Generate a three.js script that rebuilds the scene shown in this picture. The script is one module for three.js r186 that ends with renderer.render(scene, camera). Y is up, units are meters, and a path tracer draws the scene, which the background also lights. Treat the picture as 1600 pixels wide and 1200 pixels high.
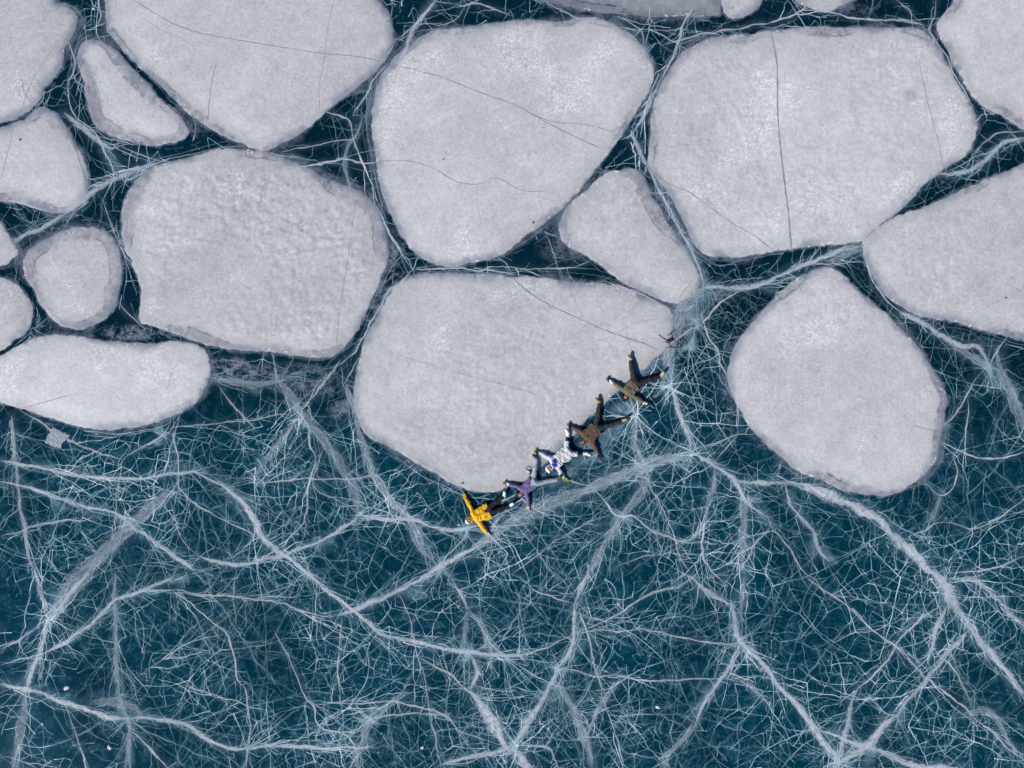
import * as THREE from 'three';
import { Sky } from 'three/addons/objects/Sky.js';
import { mergeGeometries } from 'three/addons/utils/BufferGeometryUtils.js';

// ------------------------------------------------------------------ camera, sky, sun, exposure
const EYE = 26.5, FOV = 56.8;                                  // a drone looking straight down on the lake
const PX = 1200 / (2 * EYE * Math.tan((FOV / 2) * Math.PI / 180)); // survey units per metre on the ice
const scene = new THREE.Scene();
const camera = new THREE.PerspectiveCamera(FOV, 4 / 3, 0.1, 3000);
camera.up.set(0, 0, -1);
camera.position.set(0, EYE, 0);
camera.lookAt(0, 0, 0);

const SUN = new THREE.Vector3(-12.2, 12.6, 10.4).normalize();
const sky = new Sky();
sky.name = 'sky';
sky.scale.setScalar(2000);
sky.userData.kind = 'structure';
const su = sky.material.uniforms;
su.sunPosition.value.copy(SUN);
su.turbidity.value = 3; su.rayleigh.value = 0.7; su.mieCoefficient.value = 0.004; su.mieDirectionalG.value = 0.8;
su.cloudCoverage.value = 0;
scene.add(sky);
scene.environmentIntensity = 0.14;
const sun = new THREE.DirectionalLight(new THREE.Color(1.0, 0.915, 0.81), 3.0);
sun.position.copy(SUN).multiplyScalar(60);
sun.castShadow = true;
sun.shadow.radius = 1.6;
sun.shadow.mapSize.set(4096, 4096);
Object.assign(sun.shadow.camera, { left: -28, right: 28, top: 28, bottom: -28, near: 1, far: 140 });
scene.add(sun); scene.add(sun.target);
const renderer = new THREE.WebGLRenderer({ antialias: true });
renderer.toneMapping = THREE.LinearToneMapping;
renderer.toneMappingExposure = 1.38;
renderer.shadowMap.enabled = true;

// ------------------------------------------------------------------ helpers
let seed = 20240217;
function reseed(s) { seed = s | 0; }
function rnd() { seed = (seed + 0x6D2B79F5) | 0; let t = Math.imul(seed ^ (seed >>> 15), 1 | seed); t = (t + Math.imul(t ^ (t >>> 7), 61 | t)) ^ t; return ((t ^ (t >>> 14)) >>> 0) / 4294967296; }
const rr = (a, b) => a + (b - a) * rnd();
const clamp = (v, a = 0, b = 1) => v < a ? a : v > b ? b : v;
const sstep = (a, b, v) => { const t = clamp((v - a) / (b - a)); return t * t * (3 - 2 * t); };
const mix = (a, b, t) => a + (b - a) * t;
const NT = new Float32Array(65536);
for (let i = 0; i < 65536; i++) NT[i] = rnd();
function vn(x, y) {                                             // value noise, 0..1
  const ix = Math.floor(x), iy = Math.floor(y);
  let fx = x - ix, fy = y - iy; fx = fx * fx * (3 - 2 * fx); fy = fy * fy * (3 - 2 * fy);
  const x0 = ix & 255, x1 = (ix + 1) & 255, y0 = (iy & 255) << 8, y1 = ((iy + 1) & 255) << 8;
  const a = NT[y0 + x0], b = NT[y0 + x1], c = NT[y1 + x0], d = NT[y1 + x1];
  return a + (b - a) * fx + (c - a + (a - b - c + d) * fx) * fy;
}
function fbm(x, y, o) { let s = 0, a = 0.5, n = 0; for (let i = 0; i < o; i++) { s += a * vn(x, y); n += a; a *= 0.5; const t = x * 1.6 - y * 1.2 + 17.3; y = x * 1.2 + y * 1.6 + 9.1; x = t; } return s / n; }
function vn3(x, y, z) { const iz = Math.floor(z), f = z - iz, s = f * f * (3 - 2 * f); return mix(vn(x + iz * 37.17, y + iz * 11.31), vn(x + (iz + 1) * 37.17, y + (iz + 1) * 11.31), s); }
const wx = (px) => (px - 800) / PX, wz = (py) => (py - 600) / PX;   // survey units to metres
const toSrgb = new Uint8Array(4097);
for (let i = 0; i <= 4096; i++) { const c = i / 4096; toSrgb[i] = Math.round(255 * (c <= 0.0031308 ? 12.92 * c : 1.055 * Math.pow(c, 1 / 2.4) - 0.055)); }
const enc = (c) => toSrgb[c <= 0 ? 0 : c >= 1 ? 4096 : (c * 4096) | 0];
function dataTex(data, w, h, srgb, wrapS, wrapT) {
  const t = new THREE.DataTexture(data, w, h);
  t.magFilter = THREE.LinearFilter; t.minFilter = THREE.LinearFilter;
  if (srgb) t.colorSpace = THREE.SRGBColorSpace;
  t.wrapS = wrapS || THREE.ClampToEdgeWrapping; t.wrapT = wrapT || THREE.ClampToEdgeWrapping;
  t.needsUpdate = true;
  return t;
}
const used = new Map();
function numbered(name) { const n = used.get(name) || 0; used.set(name, n + 1); return n ? name + '_' + String(n).padStart(3, '0') : name; }
function tag(o, label, category, group) { o.userData.label = label; o.userData.category = category; if (group) o.userData.group = group; return o; }
function shadows(m) { m.castShadow = true; m.receiveShadow = true; return m; }
function mesh(name, geo, mat, parent) { const m = shadows(new THREE.Mesh(geo, mat)); m.name = parent === scene ? numbered(name) : name; parent.add(m); return m; }
function childNames(parent) {                                   // leg, leg_001, leg_002 under one thing
  const n = new Map();
  for (const c of parent.children) { const k = n.get(c.name) || 0; n.set(c.name, k + 1); if (k) c.name = c.name + '_' + String(k).padStart(3, '0'); }
}
function smoothLine(pts, per) {                                 // open Catmull-Rom through [x, z] points
  const out = [];
  for (let i = 0; i < pts.length - 1; i++) {
    const p0 = pts[Math.max(0, i - 1)], p1 = pts[i], p2 = pts[i + 1], p3 = pts[Math.min(pts.length - 1, i + 2)];
    const len = Math.hypot(p2[0] - p1[0], p2[1] - p1[1]), n = Math.max(2, Math.ceil(len / per));
    for (let k = 0; k < n; k++) {
      const t = k / n, t2 = t * t, t3 = t2 * t;
      out.push([0, 1].map((c) => 0.5 * (2 * p1[c] + (p2[c] - p0[c]) * t + (2 * p0[c] - 5 * p1[c] + 4 * p2[c] - p3[c]) * t2 + (3 * p1[c] - p0[c] - 3 * p2[c] + p3[c]) * t3)));
    }
  }
  out.push(pts[pts.length - 1].slice());
  return out;
}
function pairs(flat) { const o = []; for (let i = 0; i < flat.length; i += 2) o.push([wx(flat[i]), wz(flat[i + 1])]); return o; }

// ------------------------------------------------------------------ ice floes: outlines surveyed on the ice
const FLOES = [
  { label: 'pale grey ice floe cut off by the upper left corner', rim: 0.5, outline: [-60, 202, -130, 90, -100, -60, 20, -80, 70, -30, 85, 0, 103, 9, 118, 20, 122, 34, 116, 50, 104, 75, 100, 95, 88, 115, 70, 138, 63, 155, 45, 175, 25, 187, 0, 194] },
  { label: 'small triangular ice floe between three big floes at the upper left', rim: 1.4, outline: [138, 61, 153, 61, 172, 70, 200, 98, 231, 131, 261, 163, 284, 184, 293, 204, 287, 217, 262, 225, 240, 229, 215, 225, 190, 220, 165, 208, 149, 195, 140, 175, 134, 150, 129, 128, 121, 105, 119, 85, 126, 69] },
  { label: 'large round-bottomed ice floe at the top edge, crossed by one long thin crack', rim: 0.8, outline: [172, -30, 163, 10, 165, 45, 185, 70, 210, 100, 240, 125, 275, 160, 305, 185, 335, 205, 370, 222, 400, 235, 416, 236, 440, 226, 460, 215, 500, 185, 530, 160, 560, 138, 590, 110, 607, 90, 616, 65, 613, 40, 605, 18, 592, 0, 580, -25, 540, -60, 400, -90, 250, -80] },
  { label: 'half-seen ice floe at the left edge, below the corner floe', rim: 1.3, outline: [-50, 210, 0, 197, 35, 186, 63, 166, 80, 173, 98, 190, 115, 215, 130, 245, 137, 275, 137, 300, 128, 318, 115, 328, 95, 335, 70, 330, 40, 322, 10, 316, -50, 300] },
  { label: 'tiny tip of an ice floe at the left edge, above the small round floe', rim: 0.3, outline: [-40, 325, 0, 347, 12, 365, 27, 392, 20, 403, 0, 416, -40, 412] },
  { label: 'small round ice floe with a grey rim, left of the biggest left floe', rim: 1.3, outline: [75, 372, 105, 359, 130, 355, 155, 356, 175, 368, 186, 390, 189, 420, 187, 450, 182, 475, 170, 495, 150, 508, 125, 514, 100, 512, 83, 503, 65, 480, 55, 460, 42, 440, 36, 415, 42, 395, 58, 382] },
  { label: 'half-round ice floe at the left edge, under the small round floe', rim: 0.4, outline: [-50, 430, 0, 435, 25, 443, 40, 458, 50, 475, 53, 490, 48, 510, 35, 525, 15, 540, 0, 549, -50, 560] },
  { label: 'long low frosty ice floe reaching the left edge, lowest on the left', rim: 0.5, frost: 1, outline: [-70, 560, 0, 554, 25, 540, 60, 526, 85, 522, 130, 528, 180, 534, 230, 536, 265, 530, 300, 535, 322, 550, 330, 580, 322, 605, 308, 628, 285, 643, 250, 658, 210, 668, 175, 673, 140, 670, 100, 662, 60, 648, 30, 636, 0, 627, -70, 605] },
  { label: 'large dimpled ice floe left of centre, with a faint upright crack', rim: 1.5, dimple: 1.0, shift: 4.0, outline: [187, 340, 192, 315, 205, 292, 222, 272, 250, 255, 290, 245, 340, 233, 390, 233, 430, 240, 470, 256, 510, 278, 545, 290, 572, 305, 594, 330, 604, 360, 607, 390, 603, 420, 595, 440, 587, 460, 572, 490, 556, 520, 542, 542, 525, 556, 505, 560, 470, 558, 430, 552, 380, 548, 330, 540, 290, 530, 260, 518, 235, 508, 219, 503, 218, 480, 220, 460, 213, 440, 205, 415, 195, 390, 188, 365] },
  { label: 'large frosty ice floe at top centre, egg-shaped with its point below', rim: 0.7, frost: 1.1, outline: [580, 200, 582, 160, 590, 125, 605, 102, 625, 81, 650, 62, 680, 48, 720, 42, 760, 37, 800, 31, 850, 32, 882, 31, 900, 26, 930, 27, 965, 40, 990, 55, 1008, 72, 1020, 95, 1021, 115, 1015, 140, 1005, 160, 990, 185, 970, 215, 950, 240, 925, 272, 905, 297, 880, 325, 850, 350, 820, 372, 795, 392, 770, 405, 740, 413, 710, 417, 680, 414, 660, 405, 640, 385, 622, 360, 610, 335, 600, 310, 592, 280, 585, 245] },
  { label: 'small wedge-shaped ice floe with mottled rim between three large floes, right of centre', rim: 1.5, dimple: 0.7, outline: [975, 262, 990, 263, 1003, 272, 1012, 290, 1027, 315, 1047, 350, 1064, 375, 1080, 400, 1091, 425, 1094, 440, 1090, 455, 1075, 467, 1055, 475, 1040, 472, 1015, 462, 990, 450, 965, 435, 940, 418, 915, 402, 890, 388, 876, 372, 873, 350, 880, 332, 896, 313, 916, 298, 936, 279, 953, 267] },
  { label: 'biggest boxy ice floe at the upper right, split by an open dark crack', rim: 1.2, dimple: 0.45, frost: 0.5, outline: [1012, 240, 1014, 200, 1018, 172, 1030, 138, 1045, 108, 1062, 85, 1087, 68, 1120, 56, 1160, 53, 1200, 48, 1250, 43, 1320, 41, 1370, 42, 1420, 43, 1442, 49, 1462, 64, 1477, 90, 1492, 120, 1507, 148, 1519, 170, 1527, 195, 1525, 215, 1512, 238, 1490, 255, 1465, 270, 1440, 290, 1415, 315, 1390, 340, 1370, 358, 1345, 376, 1320, 383, 1280, 386, 1240, 391, 1200, 396, 1160, 402, 1130, 403, 1105, 399, 1090, 388, 1075, 362, 1060, 332, 1045, 305, 1028, 282, 1014, 262] },
  { label: 'ice floe filling the upper right corner', rim: 1.2, outline: [1510, -60, 1490, 0, 1478, 15, 1465, 30, 1462, 45, 1475, 70, 1488, 100, 1505, 130, 1520, 150, 1535, 165, 1560, 180, 1585, 195, 1605, 207, 1670, 230, 1710, 100, 1680, -60, 1600, -90] },
  { label: 'large ice floe cut off by the right edge, its left end pointed', rim: 0.9, dimple: 0.5, outline: [1347, 388, 1352, 370, 1375, 350, 1400, 337, 1440, 324, 1480, 307, 1530, 284, 1570, 267, 1600, 254, 1690, 230, 1730, 400, 1690, 550, 1600, 534, 1560, 523, 1520, 513, 1470, 501, 1430, 493, 1405, 481, 1385, 466, 1368, 443, 1355, 418] },
  { label: 'ice floe with a pointed top standing alone at the lower right', rim: 0.9, dimple: 0.5, outline: [1265, 424, 1285, 417, 1305, 419, 1325, 435, 1345, 455, 1370, 475, 1395, 500, 1416, 520, 1437, 545, 1457, 575, 1474, 605, 1480, 625, 1477, 650, 1472, 680, 1465, 710, 1451, 733, 1431, 753, 1405, 770, 1380, 776, 1340, 773, 1310, 764, 1280, 748, 1250, 738, 1225, 720, 1203, 702, 1182, 680, 1163, 655, 1149, 630, 1138, 600, 1138, 570, 1150, 540, 1170, 510, 1195, 480, 1225, 450, 1245, 435] },
  { label: 'large central ice floe with five people lying along its lower right edge', rim: 0.5, dimple: 0.5, outline: [554, 640, 551, 605, 558, 575, 567, 540, 580, 510, 592, 485, 605, 460, 625, 440, 650, 430, 690, 426, 740, 427, 790, 430, 830, 432, 880, 438, 930, 441, 965, 448, 1000, 459, 1025, 469, 1043, 480, 1050, 495, 1050, 515, 1046, 532, 1036, 549, 1014, 570, 990, 590, 968, 611, 946, 631, 922, 653, 902, 676, 884, 695, 866, 712, 845, 732, 830, 746, 815, 756, 795, 764, 770, 769, 745, 770, 720, 763, 700, 753, 670, 736, 640, 719, 610, 701, 585, 689, 566, 672] },
  { label: 'thin blue-grey ice floe lying half submerged along the top edge', rim: 1.0, thin: 1, outline: [780, -50, 805, -18, 850, 2, 900, 15, 960, 23, 1040, 27, 1100, 27, 1124, 24, 1127, 5, 1122, -50, 950, -80] },
  { label: 'small lumpy ice floe at the top edge, right end of the blue-grey floe', rim: 0.9, outline: [1129, -30, 1128, 10, 1136, 26, 1150, 29, 1167, 27, 1183, 15, 1193, 0, 1197, -30, 1160, -50] },
  { label: 'lowest sliver of an ice floe at the top edge above the boxy floe', rim: 0.5, outline: [1225, -50, 1243, 4, 1268, 14, 1290, 18, 1318, 9, 1345, -8, 1360, -50, 1290, -70] },
];

const CELL = 0.05;
function closedSmooth(pts) {
  const out = [], n = pts.length;
  for (let i = 0; i < n; i++) {
    const p0 = pts[(i + n - 1) % n], p1 = pts[i], p2 = pts[(i + 1) % n], p3 = pts[(i + 2) % n];
    for (let k = 0; k < 5; k++) {
      const t = k / 5, t2 = t * t, t3 = t2 * t;
      out.push([0, 1].map((c) => 0.5 * (2 * p1[c] + (p2[c] - p0[c]) * t + (2 * p0[c] - 5 * p1[c] + 4 * p2[c] - p3[c]) * t2 + (3 * p1[c] - p0[c] - 3 * p2[c] + p3[c]) * t3)));
    }
  }
  return out;
}
// distance to the outline on a grid, positive inside, with a ragged edge
for (const f of FLOES) {
  const P = closedSmooth(pairs(f.outline)), xs = P.map((p) => p[0]), zs = P.map((p) => p[1]);
  f.x0 = Math.min(...xs) - 0.35; f.z0 = Math.min(...zs) - 0.35;
  f.nx = Math.ceil((Math.max(...xs) + 0.35 - f.x0) / CELL) + 1; f.nz = Math.ceil((Math.max(...zs) + 0.35 - f.z0) / CELL) + 1;
  f.P = P; f.w = (f.nx - 1) * CELL; f.h = (f.nz - 1) * CELL;
  f.d = new Float32Array(f.nx * f.nz);
  const n = P.length;
  for (let j = 0; j < f.nz; j++) for (let i = 0; i < f.nx; i++) {
    const x = f.x0 + i * CELL, z = f.z0 + j * CELL;
    let best = 1e9, inside = false;
    for (let k = 0, m = n - 1; k < n; m = k++) {
      const ax = P[m][0], az = P[m][1], bx = P[k][0], bz = P[k][1];
      if ((bz > z) !== (az > z) && x < (ax - bx) * (z - bz) / (az - bz) + bx) inside = !inside;
      const ex = bx - ax, ez = bz - az, t = clamp(((x - ax) * ex + (z - az) * ez) / (ex * ex + ez * ez + 1e-9));
      const dx = x - ax - ex * t, dz = z - az - ez * t, q = dx * dx + dz * dz;
      if (q < best) best = q;
    }
    let d = Math.sqrt(best) * (inside ? 1 : -1);
    d += 0.16 * (fbm(x * 1.3 + 5, z * 1.3, 3) - 0.5) + 0.10 * (fbm(x * 5 + 3, z * 5, 3) - 0.5);
    f.d[j * f.nx + i] = d;
  }
  f.sd = (x, z) => {
    const u = (x - f.x0) / CELL, v = (z - f.z0) / CELL, i = Math.floor(u), j = Math.floor(v);
    if (i < 0 || j < 0 || i >= f.nx - 1 || j >= f.nz - 1) return -1;
    const a = u - i, b = v - j, k = j * f.nx + i;
    return mix(mix(f.d[k], f.d[k + 1], a), mix(f.d[k + f.nx], f.d[k + f.nx + 1], a), b);
  };
  f.rimW = (x, z) => (0.03 + 0.33 * sstep(0.42, 0.72, fbm(x * 0.33 + 40, z * 0.33 + f.x0, 2))) * f.rim;
  f.height = (x, z, d) => {
    if (d < 0) return Math.max(-0.05, d * 0.35);
    const w = f.rimW(x, z), inner = sstep(w * 0.4, w + 0.9, d), rough = f.dimple || 0.16;
    const low = f.thin ? 0.004 : 0.005 + 0.008 * vn(x * 2.2, z * 2.2) + 0.004 * vn(x * 9, z * 9);
    // wind-carved dimples a hand wide, deepest where the floe is most dimpled
    const patch = sstep(0.36, 0.60, fbm(x * 0.26 + 71 + (f.shift || 0), z * 0.26 + 13, 2));
    const ux = x * 0.83 - z * 0.56, uz = (x * 0.56 + z * 0.83) * 1.3, qx = ux + 0.22 * vn(x * 2.3, z * 2.3), qz = uz + 0.22 * vn(x * 2.3 + 40, z * 2.3);
    const c = fbm(qx * 4.2, qz * 4.2, 3), c2 = vn((qx * 0.7 - qz * 0.7) * 9 + 7, (qx * 0.7 + qz * 0.7) * 9);
    const relief = ((sstep(0.28, 0.68, c) - 0.5) * 0.021 + (c2 - 0.5) * 0.010) * rough * (0.10 + 1.0 * patch) + 0.003 * (c2 - 0.5);
    const swell = 0.015 * (fbm(x * 0.35, z * 0.35, 2) - 0.5);
    return low * sstep(0, 0.12, d) + inner * ((f.thin ? 0.004 : 0.030) + swell + relief * (f.thin ? 0.2 : 1));
  };
}
function groundAt(x, z) { let h = 0; for (const f of FLOES) { const d = f.sd(x, z); if (d > 0) h = Math.max(h, f.height(x, z, d)); } return h; }
function onFloe(x, z) { let m = -1; for (const f of FLOES) { const d = f.sd(x, z); if (d > m) m = d; } return m; }

// ------------------------------------------------------------------ ice floes: colour of the ice itself and the mesh
function floeMaterial(f) {
  const dens = Math.min(84, 1500 / Math.max(f.w, f.h)), W = Math.ceil(f.w * dens), H = Math.ceil(f.h * dens), data = new Uint8Array(W * H * 4);
  const frost = f.frost || 0.12; f.tone = 0.09 * (vn(f.x0 * 7.1, f.z0 * 5.3) - 0.5);
  for (let j = 0; j < H; j++) for (let i = 0; i < W; i++) {
    const x = f.x0 + (i + 0.5) / W * f.w, z = f.z0 + (j + 0.5) / H * f.h, d = f.sd(x, z), k = (j * W + i) * 4;
    data[k + 3] = 255;
    if (d < -0.25) { data[k] = enc(0.02); data[k + 1] = enc(0.06); data[k + 2] = enc(0.09); continue; }
    const big = fbm(x * 0.3 + 3, z * 0.3 + 8, 3) - 0.5, mid = fbm(x * 1.7 + 30, z * 1.7, 3) - 0.5, fine = vn(x * 11 + 7, z * 11) - 0.5, grain = vn(x * 23, z * 23) - 0.5, dust = vn(x * 47 + 9, z * 47) - 0.5;
    const wisp = 1 - Math.min(1, Math.abs(fbm(x * 2.6 + 5, z * 3.4 + 60, 3) - 0.5) * 9), drift = fbm(x * 0.9 - z * 0.5, x * 1.6 + z * 2.9, 3) - 0.5;
    let v = 0.60 + f.tone + 0.035 * (f.frost || 0) + 0.16 * big + 0.09 * drift + 0.085 * mid + 0.07 * fine + 0.11 * grain + 0.10 * dust + 0.025 * (wisp - 0.3);
    let r = v * (0.992 + 0.01 * mid), g = v * 0.999, b = v * (0.980 - 0.03 * big);
    // frost crystals in patches
    const field = fbm(x * 0.55 + f.z0 * 3, z * 0.55 + 77, 4) + 0.10 * (vn(x * 3, z * 3) - 0.5);
    const patch = sstep(0.63 - 0.20 * frost, 0.80 - 0.14 * frost, field);
    const needles = sstep(0.46, 0.72, vn(x * 15 + 3 * vn(x * 2, z * 2), z * 19) * 0.55 + vn(x * 33, z * 31) * 0.45);
    const crys = patch * needles * 0.20 + sstep(0.83, 0.93, vn(x * 17 + 50, z * 17)) * 0.07 * sstep(0.35, 0.6, fbm(x * 0.8, z * 0.8 + 5, 2)) + sstep(0.93, 0.97, vn(x * 31 + 90, z * 31)) * 0.16;
    r += crys; g += crys; b += crys * 1.02;
    const pit = sstep(0.80, 0.95, vn(x * 13 + 33, z * 16 + 20)) * 0.10 * sstep(0.4, 0.6, fbm(x * 0.6 + 9, z * 0.6, 2)); r -= pit; g -= pit; b -= pit * 0.95;
    // towards the edge the ice thins: white, then lavender grey, then dark water through it
    const w = f.rimW(x, z), nz = fbm(x * 5 + 11, z * 5 + 4, 3), nl = fbm(x * 1.3 + 60, z * 1.3, 2), strong = sstep(0.10, 0.30, w), dd = d + 0.12 * (nl - 0.5);
    const soft = (1 - sstep(-0.05, w + 0.55, dd)) * 0.46, lav = 0.38 + 0.10 * (nz - 0.5) + 0.05 * grain;
    r = mix(r, lav * 0.985, soft); g = mix(g, lav * 0.985, soft); b = mix(b, lav * 1.06, soft);
    const flat = strong * sstep(w + 0.10, w - 0.14, d + 0.24 * (nz - 0.5) + 0.06 * fine), tone = 0.26 + 0.30 * (nz - 0.5) + 0.18 * nl + 0.10 * grain + 0.08 * fine;
    r = mix(r, tone * 0.98, flat * 0.75); g = mix(g, tone * 0.985, flat * 0.75); b = mix(b, tone * 1.08, flat * 0.75);
    // dark thin lines that follow the edge, broken along their length
    const q = (d + 0.13 * (fbm(x * 2.4 + 20, z * 2.4, 3) - 0.5)) / 0.10, lines = sstep(0.40, 0.49, Math.abs(q - Math.floor(q) - 0.5)) * strong * sstep(w + 0.16, w * 0.5, d) * sstep(0.44, 0.64, fbm(x * 1.1 + 7, z * 1.1, 3));
    const seam = Math.exp(-(((d - w * 0.95 - 0.06 * (nz - 0.5)) / 0.030) ** 2)) * strong * sstep(0.42, 0.62, vn(x * 1.3 + 20, z * 1.3) * 0.6 + vn(x * 5, z * 5) * 0.4);
    const spots = (0.35 + 0.65 * strong) * sstep(w + 0.22, 0.02, d) * sstep(0.66, 0.82, vn(x * 9 + 3, z * 9) * 0.5 + vn(x * 21, z * 21) * 0.5) * sstep(0.40, 0.6, fbm(x * 0.9 + 3, z * 0.9, 2));
    // translucent fringe: grey-blue ice of uneven width between the white and the water
    const fr = 0.06 + 0.34 * sstep(0.40, 0.66, fbm(x * 0.8 + 90, z * 0.8 + 30, 2)), fringe = (1 - sstep(-0.02, fr, d + 0.16 * (nz - 0.5) + 0.05 * fine)) * 0.85;
    r = mix(r, 0.20 + 0.08 * nz, fringe); g = mix(g, 0.235 + 0.08 * nz, fringe); b = mix(b, 0.29 + 0.08 * nz, fringe);
    const water = clamp(0.55 * lines + 0.48 * seam + 0.60 * spots + (1 - sstep(-0.08, 0.06, d + 0.12 * (nz - 0.5))) * 0.70 + (f.thin ? 0.50 + 0.35 * (nz - 0.5) + 0.3 * (fbm(x * 0.9, z * 0.9, 3) - 0.5) : 0));
    r = mix(r, 0.045, water); g = mix(g, 0.085, water); b = mix(b, 0.125, water);
    const glint = sstep(0.80, 0.90, vn(x * 15, z * 15 + 70)) * sstep(0.0, 0.04, d) * (1 - sstep(0.05, 0.20 * Math.max(1, f.rim), d)) * sstep(0.45, 0.7, vn(x * 0.7 + 4, z * 0.7));
    r = mix(r, 0.85, glint * 0.8); g = mix(g, 0.85, glint * 0.8); b = mix(b, 0.88, glint * 0.8);
    data[k] = enc(r); data[k + 1] = enc(g); data[k + 2] = enc(b);
  }
  return new THREE.MeshStandardMaterial({ name: 'floe_ice', map: dataTex(data, W, H, true), roughness: 0.62, metalness: 0 });
}
function floeGeometry(f) {
  const h = new Float32Array(f.nx * f.nz), id = new Int32Array(f.nx * f.nz).fill(-1), pos = [], uv = [], idx = [];
  for (let j = 0; j < f.nz; j++) for (let i = 0; i < f.nx; i++) { const k = j * f.nx + i; h[k] = f.height(f.x0 + i * CELL, f.z0 + j * CELL, f.d[k]); }
  const vert = (i, j) => { const k = j * f.nx + i; if (id[k] < 0) { id[k] = pos.length / 3; pos.push(i * CELL - f.w / 2, h[k], j * CELL - f.h / 2); uv.push(i * CELL / f.w, j * CELL / f.h); } return id[k]; };
  for (let j = 0; j < f.nz - 1; j++) for (let i = 0; i < f.nx - 1; i++) {
    const k = j * f.nx + i;
    if (Math.max(h[k], h[k + 1], h[k + f.nx], h[k + f.nx + 1]) < -0.035) continue;
    const a = vert(i, j), b = vert(i + 1, j), c = vert(i, j + 1), d = vert(i + 1, j + 1);
    idx.push(a, c, b, b, c, d);
  }
  const g = new THREE.BufferGeometry();
  g.setAttribute('position', new THREE.Float32BufferAttribute(pos, 3)); g.setAttribute('uv', new THREE.Float32BufferAttribute(uv, 2)); g.setIndex(idx);
  g.computeVertexNormals();
  return g;
}
for (const f of FLOES) {
  const root = new THREE.Group();
  root.name = numbered('ice_floe');
  root.position.set(f.x0 + f.w / 2, 0, f.z0 + f.h / 2);
  scene.add(root); f.root = root;
  tag(root, f.label, 'ice floe', 'ice floes frozen into the lake');
  mesh('slab', floeGeometry(f), floeMaterial(f), root);
}

// ------------------------------------------------------------------ cracks that run across the floes
const crackMat = new THREE.MeshStandardMaterial({ name: 'crack_gap', color: new THREE.Color(0.32, 0.315, 0.32), roughness: 0.9 });
const crackPale = new THREE.MeshStandardMaterial({ name: 'crack_pale', color: new THREE.Color(0.50, 0.495, 0.51), roughness: 0.9 });
const CRACKS = [
  [2, 'dark', 1.5, 200, -5, 235, 17, 270, 37, 310, 52, 360, 62, 400, 68, 450, 76, 500, 84, 560, 90, 606, 98],
  [2, 'faint', 1.5, 522, 0, 513, 40, 508, 85, 500, 130, 498, 172],
  [2, 'faint', 1.2, 395, 214, 440, 200, 475, 187, 503, 176], [2, 'dark', 1.0, 340, 97, 332, 130, 327, 160, 325, 188], [2, 'faint', 1.0, 225, 30, 255, 48, 285, 62, 305, 75],
  [0, 'faint', 1.3, 115, 38, 80, 80, 50, 130, 38, 160, 30, 182], [0, 'faint', 0.9, 34, 120, 40, 150, 60, 168],
  [3, 'faint', 1.2, 20, 195, 15, 230, 3, 280], [3, 'dark', 1.6, 100, 194, 113, 222, 126, 255, 133, 285], [3, 'faint', 1.0, 60, 178, 40, 198, 10, 212],
  [9, 'dark', 1.6, 618, 103, 650, 110, 700, 125, 750, 145, 800, 163, 830, 178, 860, 195, 900, 215, 938, 232],
  [9, 'dark', 1.3, 830, 178, 860, 190, 900, 194, 930, 198, 960, 207], [9, 'dark', 1.2, 588, 253, 640, 252, 680, 265, 715, 285, 750, 288, 775, 278, 815, 298, 850, 300],
  [9, 'faint', 1.0, 640, 84, 648, 96, 655, 109], [9, 'faint', 1.0, 622, 106, 612, 135, 599, 152], [9, 'faint', 0.8, 800, 245, 830, 222, 862, 200],
  [11, 'dark', 3.2, 1204, 50, 1208, 70, 1214, 110, 1214, 160, 1217, 210, 1222, 260, 1228, 310, 1233, 350, 1236, 390],
  [11, 'dark', 1.2, 1435, 95, 1440, 125, 1452, 175, 1463, 215, 1473, 262], [11, 'faint', 1.2, 1192, 190, 1175, 240, 1160, 290, 1147, 332],
  [11, 'dark', 1.3, 1016, 262, 1040, 285, 1075, 300, 1110, 325, 1145, 350, 1180, 370, 1206, 390], [11, 'faint', 0.9, 1122, 350, 1116, 366, 1110, 382], [11, 'faint', 1.0, 1060, 185, 1052, 205, 1040, 230],
  [8, 'faint', 1.7, 553, 300, 551, 350, 541, 420, 532, 480, 525, 545],
  [15, 'dark', 1.8, 800, 432, 820, 452, 850, 472, 890, 492, 930, 510, 970, 525, 1000, 535, 1026, 546], [15, 'faint', 1.2, 920, 534, 950, 528, 975, 514, 1005, 502, 1040, 498],
  [15, 'faint', 1.1, 888, 445, 900, 475, 915, 502], [15, 'faint', 1.1, 981, 529, 983, 540, 987, 552], [15, 'faint', 1.2, 620, 555, 680, 572, 740, 590, 800, 605, 840, 617], [15, 'faint', 1.0, 876, 632, 888, 644, 898, 656],
  [7, 'dark', 1.2, 35, 637, 70, 628, 112, 616], [7, 'faint', 0.8, 290, 548, 270, 580, 262, 610],
  [14, 'faint', 1.2, 1262, 428, 1290, 433, 1335, 448, 1362, 472], [14, 'dark', 1.0, 1425, 665, 1445, 670, 1472, 677], [14, 'faint', 0.9, 1200, 625, 1206, 608, 1209, 590],
  [13, 'dark', 1.0, 1378, 430, 1395, 455, 1410, 477], [10, 'dark', 1.1, 1091, 428, 1070, 453, 1058, 472], [12, 'faint', 1.0, 1489, 20, 1494, 70, 1508, 110, 1518, 145],
];
reseed(77);
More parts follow.
